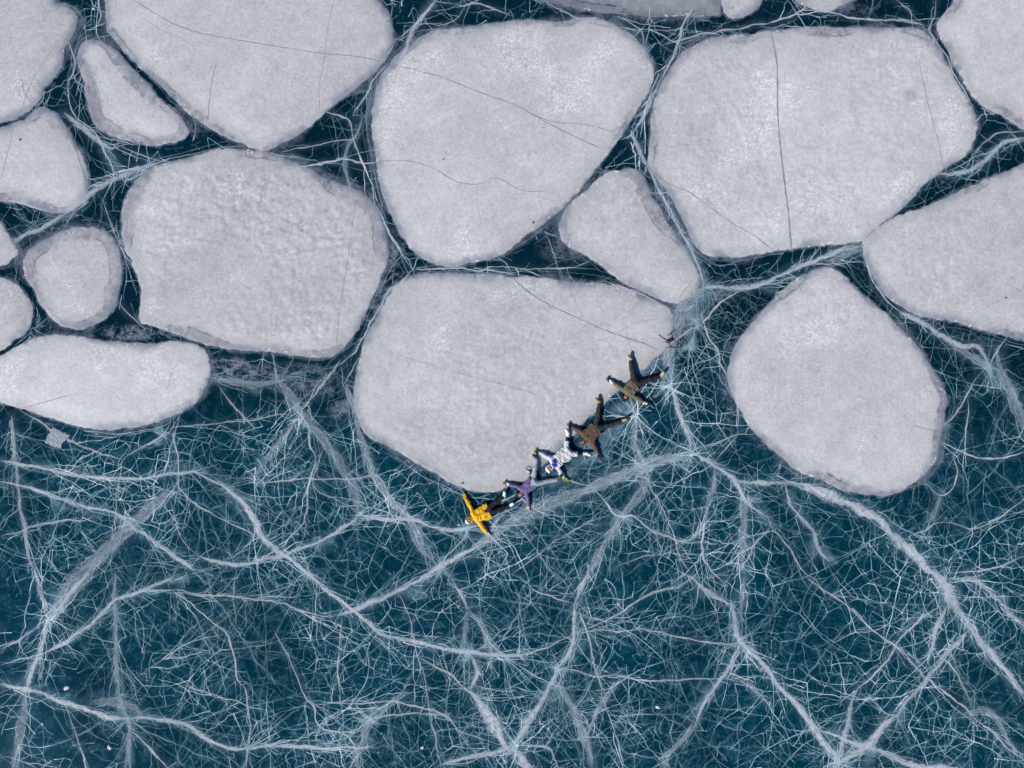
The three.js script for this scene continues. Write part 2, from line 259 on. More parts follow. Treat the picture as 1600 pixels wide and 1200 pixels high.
for (const [at, kind, width, ...flat] of CRACKS) {
  const f = FLOES[at], line = smoothLine(pairs(flat), 0.09), pos = [], idx = [];
  for (let i = 0; i < line.length; i++) {
    const s = i * 0.09; line[i][0] += 0.05 * (fbm(s * 1.2 + at * 9, flat[1], 3) - 0.5) + 0.012 * (rnd() - 0.5); line[i][1] += 0.05 * (fbm(s * 1.2 + 90 + at, flat[0], 3) - 0.5) + 0.012 * (rnd() - 0.5);
  }
  const n = line.length;
  for (let i = 0; i < n; i++) {
    const a = line[Math.max(0, i - 1)], b = line[Math.min(n - 1, i + 1)], l = Math.hypot(b[0] - a[0], b[1] - a[1]) || 1, nx = -(b[1] - a[1]) / l, nz = (b[0] - a[0]) / l;
    const end = Math.min(1, Math.min(i, n - 1 - i) / 5 + 0.25), w = width / PX * 0.36 * end * (0.45 + 0.9 * vn(i * 0.35, at * 7 + flat[0]));
    for (const s of [-1, 1]) { const x = line[i][0] + nx * w * s, z = line[i][1] + nz * w * s, d = f.sd(x, z); pos.push(x - f.root.position.x, f.height(x, z, d) + 0.006, z - f.root.position.z); }
    if (i) { const k = i * 2; idx.push(k - 2, k - 1, k, k, k - 1, k + 1); }
  }
  const g = new THREE.BufferGeometry();
  g.setAttribute('position', new THREE.Float32BufferAttribute(pos, 3)); g.setIndex(idx); g.computeVertexNormals();
  mesh('crack', g, kind === 'dark' ? crackMat : crackPale, f.root);
}
for (const f of FLOES) childNames(f.root);

// ------------------------------------------------------------------ the clear lake ice: fracture lines surveyed on the ice
// [kind, width, strength, points]: line = thin crisp crack, band = broad milky sheet, mist = soft pale band
const FRACTURES = [
  ['band', 5, 0.8, 0, 720, 45, 728, 90, 737, 130, 745, 180, 748, 225, 748, 260, 742, 300, 738, 320, 745, 350, 760],
  ['band', 11, 1.0, 340, 752, 375, 780, 390, 800, 400, 820, 415, 845, 440, 865, 462, 880],
  ['band', 7, 0.95, 455, 874, 500, 915, 535, 942, 555, 955, 590, 985, 620, 997, 660, 1005, 700, 1015, 740, 1020, 770, 1024, 822, 1027],
  ['band', 6, 0.85, 0, 752, 45, 762, 90, 778, 130, 792, 165, 797, 185, 805, 210, 825, 240, 845, 270, 868, 305, 893],
  ['line', 5, 0.75, 30, 640, 75, 668, 110, 688, 150, 705, 190, 718], ['line', 6, 0.7, 190, 718, 215, 703, 240, 690, 255, 680, 264, 666], ['line', 3.5, 0.7, 190, 718, 188, 740, 180, 800, 180, 835],
  ['mist', 17, 0.85, 272, 766, 235, 795, 205, 820, 180, 845, 155, 870, 130, 895, 110, 920, 95, 945, 73, 968],
  ['line', 4, 0.7, 0, 838, 45, 825, 90, 815, 130, 812, 148, 804], ['band', 6, 0.55, 18, 650, 25, 730, 30, 780, 38, 830, 45, 870, 58, 900, 65, 930, 75, 962],
  ['line', 3.5, 0.75, 270, 672, 275, 700, 280, 745, 283, 765, 310, 790, 350, 812, 385, 830, 402, 840], ['line', 3, 0.7, 265, 780, 275, 820, 290, 850, 310, 868],
  ['band', 6, 0.85, 308, 868, 340, 878, 370, 882, 400, 878, 445, 866, 500, 845, 540, 822, 561, 805], ['band', 8, 0.9, 561, 805, 600, 812, 640, 812, 680, 822, 715, 828, 737, 822],
  ['line', 3.5, 0.6, 340, 600, 360, 630, 385, 655, 402, 676], ['line', 3.5, 0.6, 264, 670, 310, 665, 350, 660, 400, 655, 430, 650, 468, 651],
  ['mist', 13, 0.6, 430, 590, 445, 608, 467, 640, 490, 668, 515, 700, 535, 730, 550, 755, 560, 802],
  ['line', 4.5, 0.85, 495, 600, 480, 630, 470, 650, 480, 670, 487, 700, 492, 725, 485, 745, 480, 775, 478, 800, 470, 820, 450, 840, 444, 862],
  ['mist', 8, 0.6, 465, 652, 445, 680, 430, 700, 415, 720, 398, 748], ['line', 5, 0.7, 400, 755, 440, 752, 490, 747, 540, 750, 588, 740],
  ['mist', 9, 0.75, 540, 600, 555, 640, 562, 680, 570, 705, 580, 735, 595, 760, 615, 785, 635, 805, 650, 840, 665, 865, 685, 885], ['line', 3, 0.6, 505, 700, 490, 745, 500, 770, 525, 780, 545, 790, 560, 805],
  ['mist', 20, 0.9, 742, 857, 775, 832, 800, 815, 840, 795, 880, 780, 920, 765], ['mist', 17, 0.95, 905, 771, 940, 756, 980, 738, 1005, 727, 1045, 716, 1080, 706],
  ['band', 9, 0.95, 530, 962, 555, 952, 590, 938, 625, 920, 660, 905, 690, 885, 720, 866, 752, 848],
  ['line', 5, 0.7, 735, 822, 724, 842, 705, 862, 690, 884], ['line', 4, 0.7, 735, 822, 770, 838, 785, 862, 795, 882], ['line', 3.5, 0.7, 770, 808, 778, 830, 782, 850],
  ['mist', 13, 0.75, 1038, 528, 1041, 560, 1045, 590, 1049, 608], ['band', 7, 0.95, 1047, 602, 1055, 620, 1060, 645, 1070, 670, 1078, 690, 1080, 706],
  ['band', 8, 0.9, 1080, 706, 1100, 718, 1120, 730, 1140, 745, 1155, 765, 1165, 780, 1180, 795, 1202, 810],
  ['line', 4, 0.75, 1080, 706, 1110, 695, 1145, 682, 1182, 678], ['mist', 9, 0.8, 1118, 732, 1114, 760, 1107, 782, 1102, 805], ['line', 5, 0.85, 1103, 800, 1098, 830, 1097, 860, 1105, 885, 1120, 900, 1138, 917],
  ['band', 8, 0.75, 1148, 752, 1200, 754, 1228, 756, 1262, 760], ['band', 15, 1.0, 1250, 755, 1290, 772, 1330, 790, 1370, 812, 1400, 840, 1420, 860, 1440, 880, 1465, 902],
  ['band', 20, 1.0, 1455, 890, 1480, 922, 1490, 945, 1512, 972], ['band', 14, 0.95, 1500, 955, 1540, 1010, 1570, 1050, 1602, 1086],
  ['mist', 13, 0.8, 1007, 725, 1008, 755, 990, 785, 970, 805], ['mist', 14, 0.75, 970, 805, 958, 828, 945, 850, 930, 875, 917, 900], ['band', 8, 0.8, 920, 892, 910, 915, 900, 935, 896, 947],
  ['line', 5, 0.85, 925, 760, 940, 780, 965, 805, 985, 805, 1000, 815, 1020, 830, 1045, 840, 1060, 845, 1080, 840, 1095, 825], ['line', 3.5, 0.75, 1010, 750, 1030, 785, 1045, 820, 1052, 840, 1060, 870, 1078, 893],
  ['mist', 10, 0.7, 987, 640, 993, 655, 992, 690, 1002, 722], ['line', 4, 0.7, 1152, 680, 1130, 705, 1112, 728], ['line', 3.5, 0.65, 1152, 682, 1155, 640, 1140, 610, 1124, 594],
  ['mist', 10, 0.7, 1165, 780, 1161, 830, 1158, 882], ['line', 6, 0.7, 1202, 825, 1176, 853, 1170, 875, 1150, 892], ['line', 5, 0.75, 862, 742, 900, 755, 927, 761], ['line', 3, 0.6, 962, 886, 1000, 870, 1040, 865, 1068, 850],
  ['line', 3, 0.65, 800, 898, 840, 865, 880, 838, 915, 820, 935, 822], ['line', 3, 0.6, 800, 812, 830, 850, 858, 890, 880, 910],
  ['line', 5, 0.8, 1525, 590, 1510, 615, 1500, 635, 1485, 655, 1474, 663], ['line', 4, 0.75, 1512, 620, 1512, 650, 1508, 690, 1510, 712], ['mist', 14, 0.75, 1556, 545, 1566, 585, 1582, 620, 1602, 668],
  ['line', 5, 0.85, 1470, 690, 1500, 702, 1530, 715, 1570, 715, 1602, 705], ['line', 5, 0.8, 1443, 752, 1470, 775, 1490, 760, 1495, 735, 1488, 712], ['line', 3.5, 0.7, 1415, 840, 1440, 830, 1475, 815, 1520, 825, 1560, 810, 1602, 778],
  ['line', 4, 0.75, 1478, 897, 1510, 895, 1550, 888, 1602, 868], ['band', 7, 0.8, 1226, 753, 1230, 780, 1250, 810, 1270, 830, 1280, 860, 1297, 878], ['line', 4, 0.75, 1208, 825, 1235, 860, 1250, 885, 1267, 903], ['mist', 8, 0.6, 1470, 770, 1460, 800, 1446, 828],
  ['band', 8, 0.85, 140, 895, 110, 925, 95, 945, 78, 965], ['band', 8, 0.85, 78, 965, 70, 985, 62, 1015, 55, 1040, 45, 1065, 40, 1078], ['mist', 13, 0.7, 40, 1078, 37, 1120, 30, 1150, 25, 1175, 22, 1205], ['line', 5, 0.75, 75, 965, 50, 985, 25, 1003, 0, 1015],
  ['band', 9, 0.95, 0, 1068, 30, 1075, 55, 1080, 80, 1088, 105, 1100, 140, 1112, 175, 1122, 205, 1122], ['band', 8, 0.9, 205, 1122, 240, 1122, 285, 1132, 310, 1145, 345, 1165, 390, 1170], ['band', 6, 0.85, 385, 1172, 410, 1165, 460, 1167, 510, 1168, 560, 1168, 582, 1165],
  ['band', 7, 0.85, 70, 1020, 95, 1010, 115, 993, 145, 975, 165, 955, 180, 938, 215, 925, 240, 915, 272, 902], ['line', 5, 0.75, 180, 938, 220, 925, 275, 922, 330, 930, 360, 932, 400, 937, 440, 942, 470, 955, 500, 962, 530, 962],
  ['mist', 6, 0.75, 180, 895, 180, 960, 180, 1020, 183, 1060, 188, 1095, 200, 1122], ['mist', 8, 0.7, 200, 1122, 204, 1150, 195, 1205], ['line', 4, 0.7, 183, 1040, 205, 1065, 215, 1095, 221, 1101], ['line', 3, 0.65, 205, 1062, 235, 1043, 270, 1020, 300, 1005, 345, 993],
  ['line', 4, 0.8, 270, 922, 300, 945, 330, 970, 355, 990, 365, 1020, 372, 1060, 385, 1080, 390, 1130, 388, 1170, 380, 1203], ['line', 6, 0.8, 200, 1138, 225, 1160, 250, 1185, 264, 1203], ['line', 4, 0.75, 368, 900, 362, 935, 370, 972],
  ['line', 3.5, 0.65, 98, 1095, 115, 1140, 130, 1180, 140, 1203], ['line', 3.5, 0.65, 50, 1050, 75, 1050, 100, 1018], ['line', 3.5, 0.65, 0, 1040, 25, 1033, 57, 1030], ['line', 3, 0.6, 0, 1181, 35, 1190, 62, 1203], ['line', 4, 0.65, 285, 1070, 320, 1080, 350, 1095, 356, 1112], ['mist', 12, 0.6, 145, 1097, 190, 1097, 212, 1108, 228, 1122],
  ['line', 4, 0.8, 428, 985, 445, 1015, 455, 1035, 465, 1060, 475, 1090, 490, 1105, 495, 1125, 510, 1140, 540, 1150, 555, 1165, 560, 1203], ['line', 4, 0.7, 534, 965, 532, 990, 530, 1050, 532, 1095], ['line', 3.5, 0.7, 620, 925, 635, 955, 645, 1000, 655, 1030, 665, 1060, 670, 1100, 680, 1150, 690, 1195],
  ['band', 8, 0.8, 706, 905, 722, 930, 731, 955], ['mist', 7, 0.65, 731, 955, 727, 985, 723, 1020], ['mist', 8, 0.75, 731, 955, 748, 970, 760, 990, 765, 1020, 770, 1052],
  ['band', 9, 0.9, 735, 1022, 745, 1050, 735, 1080], ['band', 17, 0.95, 733, 1078, 750, 1100, 770, 1130, 785, 1158, 800, 1175], ['line', 5, 0.75, 650, 1025, 690, 1045, 715, 1065, 735, 1082], ['mist', 7, 0.6, 633, 1083, 608, 1103, 575, 1128, 547, 1150], ['line', 4.5, 0.75, 490, 1100, 560, 1100, 610, 1095, 660, 1105, 695, 1120, 715, 1140, 745, 1152],
  ['line', 5, 0.75, 573, 1125, 620, 1118, 660, 1115, 702, 1118], ['mist', 10, 0.7, 574, 1124, 567, 1160, 555, 1180, 560, 1205], ['band', 7, 0.85, 690, 1195, 730, 1185, 770, 1175, 798, 1168],
  ['line', 3.5, 0.8, 812, 900, 835, 920, 865, 933, 897, 943], ['line', 3.5, 0.75, 900, 940, 910, 965, 918, 995, 925, 1025, 935, 1060, 940, 1090, 955, 1130, 965, 1160, 976, 1203],
  ['band', 8, 0.9, 897, 943, 898, 985, 895, 1005, 882, 1030, 870, 1045], ['band', 10, 0.9, 872, 1043, 863, 1062, 850, 1085, 835, 1110, 820, 1135, 802, 1168], ['mist', 13, 0.75, 866, 1062, 885, 1090, 905, 1125, 915, 1160, 926, 1203], ['band', 17, 0.95, 800, 1168, 815, 1185, 832, 1205],
  ['line', 5, 0.75, 770, 1024, 805, 1025, 850, 1015, 880, 1000, 895, 990], ['line', 4.5, 0.75, 895, 990, 930, 985, 960, 985, 1010, 985, 1060, 997, 1110, 1003, 1157, 1005], ['line', 5, 0.7, 895, 990, 950, 968, 975, 955, 1000, 937, 1020, 925, 1060, 915, 1082, 900],
  ['line', 4, 0.75, 875, 1042, 905, 1050, 940, 1058, 970, 1057, 1010, 1063, 1060, 1062, 1105, 1060, 1132, 1057], ['mist', 8, 0.55, 972, 1056, 950, 1085, 935, 1110, 918, 1142],
  ['band', 7, 0.85, 1075, 897, 1105, 925, 1130, 937, 1145, 950], ['band', 10, 0.95, 1143, 946, 1150, 975, 1155, 1000, 1170, 1015], ['band', 10, 0.95, 1166, 1012, 1190, 1035, 1205, 1055, 1225, 1080, 1250, 1105, 1265, 1130, 1285, 1160, 1305, 1180, 1312, 1205], ['mist', 11, 0.7, 1162, 900, 1158, 930, 1155, 965],
  ['band', 7, 0.8, 1156, 1005, 1145, 1030, 1135, 1045, 1125, 1065, 1105, 1090, 1095, 1110, 1085, 1135], ['mist', 8, 0.75, 1087, 1130, 1065, 1155, 1050, 1170, 1045, 1180, 1033, 1205], ['mist', 8, 0.6, 1135, 1055, 1165, 1065, 1180, 1080, 1202, 1102], ['line', 5, 0.75, 812, 1165, 855, 1167, 868, 1188, 875, 1205],
  ['band', 9, 0.85, 1480, 945, 1470, 965, 1462, 985, 1458, 1010, 1448, 1027], ['line', 5, 0.75, 1458, 1020, 1475, 1030, 1490, 1045, 1505, 1075, 1521, 1106], ['line', 6, 0.8, 1474, 945, 1440, 965, 1420, 985, 1400, 1005, 1390, 1025, 1375, 1045, 1360, 1060, 1340, 1075], ['band', 8, 0.85, 1342, 1072, 1330, 1095, 1325, 1120, 1320, 1150, 1308, 1188],
  ['line', 4.5, 0.8, 1258, 900, 1290, 925, 1320, 945, 1350, 970, 1380, 995, 1400, 1010, 1430, 1040, 1450, 1060, 1480, 1085, 1510, 1110, 1550, 1145, 1580, 1175, 1602, 1190], ['band', 8, 0.75, 1512, 985, 1475, 1025, 1450, 1060, 1420, 1095, 1398, 1122], ['band', 14, 0.9, 1400, 1118, 1375, 1140, 1355, 1165, 1330, 1180, 1312, 1192],
  ['band', 8, 0.9, 1278, 1140, 1305, 1150, 1340, 1162, 1370, 1170, 1400, 1187, 1430, 1197, 1502, 1202], ['mist', 8, 0.75, 1505, 1115, 1530, 1110, 1550, 1115, 1565, 1140, 1575, 1160, 1602, 1182], ['band', 8, 0.75, 1490, 910, 1520, 905, 1550, 930, 1580, 960, 1602, 975],
  // between the floes
  ['band', 7, 0.8, 682, 0, 660, 25, 645, 45, 637, 65, 632, 85, 612, 108], ['line', 4, 0.7, 600, 95, 618, 68, 640, 45, 668, 18], ['line', 3.5, 0.7, 800, 25, 760, 10, 720, 8, 690, 4], ['line', 4, 0.65, 730, 5, 710, 30, 693, 40, 660, 35],
  ['line', 5, 0.75, 607, 100, 585, 125, 565, 160, 550, 182], ['line', 4.5, 0.9, 500, 170, 520, 180, 545, 190, 557, 225, 570, 260, 585, 302], ['mist', 5, 0.8, 566, 185, 560, 205, 545, 225, 540, 245, 540, 260, 548, 298],
  ['line', 5.5, 0.9, 462, 262, 500, 258, 535, 251, 588, 255], ['line', 3, 0.7, 420, 237, 450, 245, 478, 250], ['line', 3, 0.7, 560, 215, 505, 225, 438, 238],
  ['line', 6, 0.8, 1088, 5, 1067, 40, 1060, 60, 1052, 85, 1042, 110, 1025, 138], ['band', 8, 0.8, 1030, 130, 1012, 168, 1000, 190, 984, 212], ['band', 9, 0.8, 985, 203, 1000, 235, 1012, 262], ['band', 7, 0.75, 1010, 258, 1030, 298, 1047, 330, 1065, 360, 1080, 390, 1090, 415, 1100, 448],
  ['line', 6, 0.75, 1040, 70, 1082, 56, 1110, 52, 1150, 45, 1202, 37], ['line', 5, 0.7, 960, 25, 1000, 48, 1006, 72], ['line', 3.5, 0.65, 1015, 0, 1012, 30, 1003, 46], ['line', 3, 0.6, 850, 0, 872, 15, 905, 28, 955, 40, 1000, 46, 1080, 48],
  ['line', 6, 0.75, 1200, 37, 1230, 28, 1267, 11], ['line', 5, 0.75, 1248, 16, 1300, 20, 1340, 30, 1390, 33, 1430, 35, 1447, 46], ['line', 5, 0.7, 1400, 0, 1420, 20, 1428, 48], ['line', 4, 0.65, 1462, 0, 1461, 25, 1455, 50, 1480, 95, 1505, 140, 1520, 165],
  ['line', 6, 0.75, 1513, 178, 1525, 190, 1535, 180, 1555, 178], ['band', 9, 0.85, 1602, 215, 1570, 222, 1545, 245, 1525, 262, 1500, 270, 1465, 272], ['line', 4, 0.7, 1602, 205, 1560, 210, 1530, 230, 1520, 250], ['band', 6, 0.75, 1472, 268, 1440, 290, 1420, 310, 1395, 335, 1368, 354],
  ['band', 9, 0.8, 1098, 450, 1130, 448, 1160, 450, 1200, 440, 1245, 418, 1290, 400, 1320, 390, 1348, 384], ['mist', 14, 0.75, 1290, 412, 1320, 398, 1350, 390], ['line', 5, 0.75, 1245, 418, 1290, 411, 1322, 412, 1352, 408],
  ['line', 5, 0.75, 1350, 388, 1357, 420, 1370, 450, 1390, 472, 1412, 490], ['band', 9, 0.85, 1405, 487, 1440, 505, 1475, 525, 1500, 540, 1530, 545, 1545, 572], ['mist', 12, 0.7, 1480, 538, 1520, 560, 1545, 575, 1550, 602], ['line', 5, 0.75, 1545, 572, 1558, 548, 1572, 528],
  ['mist', 24, 0.85, 1055, 488, 1072, 475, 1100, 450], ['mist', 20, 0.8, 1062, 478, 1056, 525, 1040, 562], ['line', 5, 0.75, 1095, 482, 1105, 520, 1120, 550, 1125, 582], ['line', 6, 0.75, 1040, 545, 1065, 525, 1095, 505, 1130, 470, 1160, 452],
  ['line', 4.5, 0.75, 105, 60, 118, 95, 108, 130, 110, 170, 125, 187, 150, 210, 165, 240, 186, 276], ['line', 4, 0.7, 122, 62, 140, 47, 160, 47], ['line', 4, 0.7, 155, 0, 156, 25, 150, 46], ['band', 8, 0.7, 100, 176, 125, 195, 170, 230, 182, 226],
  ['band', 11, 0.8, 247, 255, 210, 265, 180, 278, 150, 295, 130, 315, 100, 335], ['band', 9, 0.8, 102, 334, 70, 355, 30, 372, 20, 380], ['line', 5, 0.7, 0, 306, 40, 320, 80, 332], ['line', 4, 0.7, 182, 226, 220, 242, 260, 254], ['line', 3.5, 0.65, 130, 30, 135, 80, 122, 130],
  ['line', 3, 0.7, 160, 310, 175, 350, 190, 388], ['line', 5, 0.75, 186, 472, 205, 495, 228, 516], ['line', 3, 0.65, 8, 400, 35, 370, 55, 352],
  ['line', 6, 0.75, 594, 328, 605, 360, 628, 398, 643, 420], ['line', 6, 0.75, 645, 420, 628, 440, 603, 462, 583, 500, 567, 530, 550, 556, 528, 572], ['line', 5, 0.75, 643, 421, 700, 421, 760, 423, 802, 428], ['line', 5, 0.75, 800, 428, 790, 410, 772, 398],
  ['line', 3.5, 0.7, 850, 360, 862, 390, 876, 427], ['line', 3, 0.75, 800, 421, 835, 421, 880, 420, 922, 407], ['line', 5, 0.75, 938, 438, 980, 452, 1012, 466, 1032, 478],
  ['line', 3.5, 0.7, 424, 552, 430, 575, 434, 595], ['line', 6, 0.7, 532, 562, 505, 600, 482, 628], ['line', 4, 0.7, 562, 556, 545, 585, 535, 605], ['mist', 8, 0.7, 330, 590, 360, 597, 420, 598, 456, 588],
];
FRACTURES.forEach((f) => { f.line = smoothLine(pairs(f.slice(3)), 0.1); });
reseed(4242);
for (const f of FRACTURES) {                                     // a natural wander on every line
  const o = rr(0, 200), amp = f[0] === 'line' ? 0.22 : 0.20;
  f.line.forEach((p, i) => { const s = i * 0.1, e = Math.min(1, Math.min(i, f.line.length - 1 - i) / 6); p[0] += amp * e * (fbm(s * 1.5 + o, o, 5) - 0.5); p[1] += amp * e * (fbm(s * 1.5 + o + 60, o + 30, 5) - 0.5); });
}

// ------------------------------------------------------------------ fine crack web in the ice (grain of the ice, metres across, one map over the surveyed patch)
const LW = 46, LH = 34.5, TW = 4096, TH = 3072, TPM = TW / LW;
const web = new Float32Array(TW * TH), HW = 1024, HH = 768, HPM = HW / LW, haze = new Float32Array(HW * HH);
function spot(buf, W, H, ppm, ax, az, bx, bz, ra, rb, a, soft) { // one tapered segment, kept where it is the strongest
  ax = (ax + LW / 2) * ppm; bx = (bx + LW / 2) * ppm; az = (az + LH / 2) * ppm; bz = (bz + LH / 2) * ppm; ra *= ppm; rb *= ppm;
  const m = Math.max(ra, rb) + (soft ? 0 : 1), i0 = Math.max(0, Math.floor(Math.min(ax, bx) - m)), i1 = Math.min(W - 1, Math.ceil(Math.max(ax, bx) + m)), j0 = Math.max(0, Math.floor(Math.min(az, bz) - m)), j1 = Math.min(H - 1, Math.ceil(Math.max(az, bz) + m));
  const ex = bx - ax, ez = bz - az, q = ex * ex + ez * ez + 1e-9;
  for (let j = j0; j <= j1; j++) for (let i = i0; i <= i1; i++) {
    const x = i + 0.5 - ax, z = j + 0.5 - az, t = clamp((x * ex + z * ez) / q), dx = x - ex * t, dz = z - ez * t, d = Math.sqrt(dx * dx + dz * dz), r = ra + (rb - ra) * t;
    const v = soft ? a * sstep(r, 0, d) : a * clamp(r + 0.5 - d);
    const k = j * W + i; if (v > buf[k]) buf[k] = v;
  }
}
const line = (ax, az, bx, bz, ra, rb, a) => spot(web, TW, TH, TPM, ax, az, bx, bz, ra, rb, a, false);
const glow = (ax, az, bx, bz, r, a) => spot(haze, HW, HH, HPM, ax, az, bx, bz, r, r, a, true);
const webAt = (x, z) => { const i = ((x + LW / 2) * TPM) | 0, j = ((z + LH / 2) * TPM) | 0; return i < 0 || j < 0 || i >= TW || j >= TH ? 1 : web[j * TW + i]; };
// how thickly the web covers: dense over the open lake, thin in the leads between floes and in some clean windows
const CLEAN = [[60, 1150, 190, 110], [20, 960, 90, 70], [330, 630, 150, 55], [120, 650, 120, 45], [1010, 900, 40, 25], [620, 640, 60, 60], [880, 400, 130, 40], [480, 240, 110, 50], [220, 470, 60, 70], [1450, 120, 120, 120], [1300, 380, 120, 30], [1575, 545, 60, 50]];
function density(x, z) {
  const px = x * PX + 800, py = z * PX + 600;
  let d = mix(0.46, 1, sstep(560, 700, py + 60 * (vn(x * 0.5, z * 0.5) - 0.5) - (px > 1060 ? -180 : 0)));
  for (const [cx, cy, rx, ry] of CLEAN) { const q = ((px - cx) / rx) ** 2 + ((py - cy) / ry) ** 2; d *= mix(0.25, 1, sstep(0.4, 1.4, q)); }
  return d * (0.74 + 0.5 * sstep(0.3, 0.7, fbm(x * 0.32 + 9, z * 0.32 + 2, 3)));
}
function walk(x, z, dir, len, r, a, stop, wiggle) {               // near-straight runs with small sharp kinks and a gentle bend
  const step = 0.05, n = Math.max(3, Math.round(len / step)), o = rnd() * 250, bend = rnd() < 0.35 ? rr(-0.45, 0.45) : rr(-0.08, 0.08);
  let px = x, pz = z, left = 0, kink = 0;
  const path = [[x, z, dir]];
  path.hit = false;
  for (let i = 1; i <= n; i++) {
    const s = i * step;
    if (left-- <= 0) { left = Math.round(rr(1, 4)); kink = wiggle * (rnd() + rnd() - 1) * 2.2; }
    const h = dir + bend * s + kink + wiggle * (vn(s * 1.3 + o, o) - 0.5);
    const qx = px + Math.cos(h) * step, qz = pz + Math.sin(h) * step;
    path.hit = i > 2 && stop > 0 && webAt(qx + Math.cos(h) * 0.02, qz + Math.sin(h) * 0.02) > 0.3 && rnd() < stop;
    const t0 = 1 - (i - 1) / n * 0.4, t1 = 1 - i / n * 0.4, flick = 0.35 + 1.15 * vn(s * 2.6 + o, o + 9);
    line(px, pz, qx, qz, r * t0, r * t1, Math.min(1, a * flick * (0.4 + 0.6 * t1)));
    px = qx; pz = qz; path.push([px, pz, h]);
    if (path.hit) break;
    if (i % 10 === 0 && onFloe(px, pz) > 0.3) break;
  }
  return path;
}
function cut(x, z, dir, len, r, a, stop, wiggle) {                 // a crack that opens both ways until it meets others
  const p = walk(x, z, dir, len, r, a, stop, wiggle), q = walk(x, z, dir + Math.PI, len, r, a, stop, wiggle);
  return p.concat(q);
}
reseed(991);
const T = 1 / PX;
const seeds = [];
for (const f of FRACTURES) {
  const [kind, w, s] = f, L = f.line, half = w * T / 2;
  for (let i = 1; i < L.length; i++) {
    const [ax, az] = L[i - 1], [bx, bz] = L[i];
    glow(ax, az, bx, bz, half * 2.2 + 0.16, 0.11 * s + (kind === 'mist' ? 0.10 : kind === 'band' ? 0.08 : 0));
    const dir = Math.atan2(bz - az, bx - ax);
    seeds.push([bx, bz, dir, w]);
    if (kind !== 'line' && rnd() < 0.07) { const a = dir + rr(-0.5, 0.5), l = rr(0.3, 0.9); glow(bx, bz, bx + l * Math.cos(a), bz + l * Math.sin(a), rr(0.14, 0.38), rr(0.15, 0.45) * (onFloe(bx, bz) > -0.6 ? 0.4 : 1)); }
    if (kind !== 'line' && rnd() < 0.38) { const n0 = rr(-1, 1) * half * 1.1; walk(bx - Math.sin(dir) * n0, bz + Math.cos(dir) * n0, dir + rr(-0.7, 0.7), rr(0.15, 0.6), rr(0.25, 0.6) * T, rr(0.4, 0.9), 0, 0.3); }
    // hairs leaving the big sheets, strands that run along them
    const side = rnd() < 0.5 ? -1 : 1;
    if (rnd() < (kind === 'line' ? 0.08 : 0.12)) walk(bx, bz, dir + side * rr(0.35, 1.5), rr(0.4, 2.2), rr(0.25, 0.5) * T, rr(0.35, 0.8), 0.2, 0.26);
    if (rnd() < (kind === 'line' ? 0.05 : 0.12)) { const n0 = rr(-1, 1) * half * 1.6; walk(bx - Math.sin(dir) * n0, bz + Math.cos(dir) * n0, dir + rr(-0.2, 0.2), rr(0.8, 3), rr(0.28, 0.55) * T, rr(0.5, 1), 0, 0.18); }
  }
}
// second order: long thin cracks that start on the sheets, cross the open ice and stop at one another
for (let k = 0; k < 480; k++) {
  const [x, z, dir] = seeds[(rnd() * seeds.length) | 0];
  if (rnd() > density(x, z) + 0.12) continue;
  const d0 = dir + (rnd() < 0.5 ? -1 : 1) * rr(0.3, 1.5), a = 0.32 + 0.68 * rnd() * rnd(), L = rr(1.0, 5.5), r = (0.22 + 0.22 * a + 0.14 * rnd()) * T, path = walk(x, z, d0, L, r, a, 0.08, 0.24);
  if (rnd() < 0.35) walk(x + rr(-0.05, 0.05), z + rr(-0.05, 0.05), d0 + rr(-0.10, 0.10), L * rr(0.4, 0.9), 0.28 * T, a * 0.8, 0, 0.24); // often in pairs
  for (let i = 4; i < path.length; i += 4) { seeds.push([path[i][0], path[i][1], path[i][2], 1]); glow(path[i - 4][0], path[i - 4][1], path[i][0], path[i][1], 0.09, 0.04 + 0.10 * a); }
}
for (let k = 0; k < 260; k++) {                                    // others open anywhere
  const x = rr(-LW / 2, LW / 2), z = rr(-LH / 2, LH / 2);
  if (rnd() > density(x, z) || onFloe(x, z) > 0) continue;
  const path = cut(x, z, rr(0, 6.283), rr(0.6, 3.5), rr(0.22, 0.46) * T, 0.28 + 0.6 * rnd() * rnd(), 0.15, 0.26);
  for (let i = 4; i < path.length; i += 4) seeds.push([path[i][0], path[i][1], path[i][2], 1]);
}
// milky ice beside the people and at the big junctions
for (const [x0, y0, x1, y1, r, a] of [[918, 702, 962, 668, 0.50, 0.55], [985, 600, 1020, 562, 0.55, 0.55], [862, 752, 892, 738, 0.40, 0.45], [900, 722, 945, 708, 0.45, 0.40], [1040, 540, 1052, 600, 0.45, 0.45], [1075, 500, 1100, 458, 0.60, 0.45], [960, 640, 985, 632, 0.35, 0.40], [1545, 575, 1560, 600, 0.55, 0.40], [165, 235, 185, 270, 0.40, 0.40], [240, 258, 200, 275, 0.35, 0.40], [1320, 395, 1345, 385, 0.35, 0.45], [1315, 1185, 1340, 1160, 0.45, 0.35], [735, 1060, 765, 1110, 0.40, 0.30], [360, 770, 410, 840, 0.35, 0.30]]) glow(wx(x0), wz(y0), wx(x1), wz(y1), r, a);
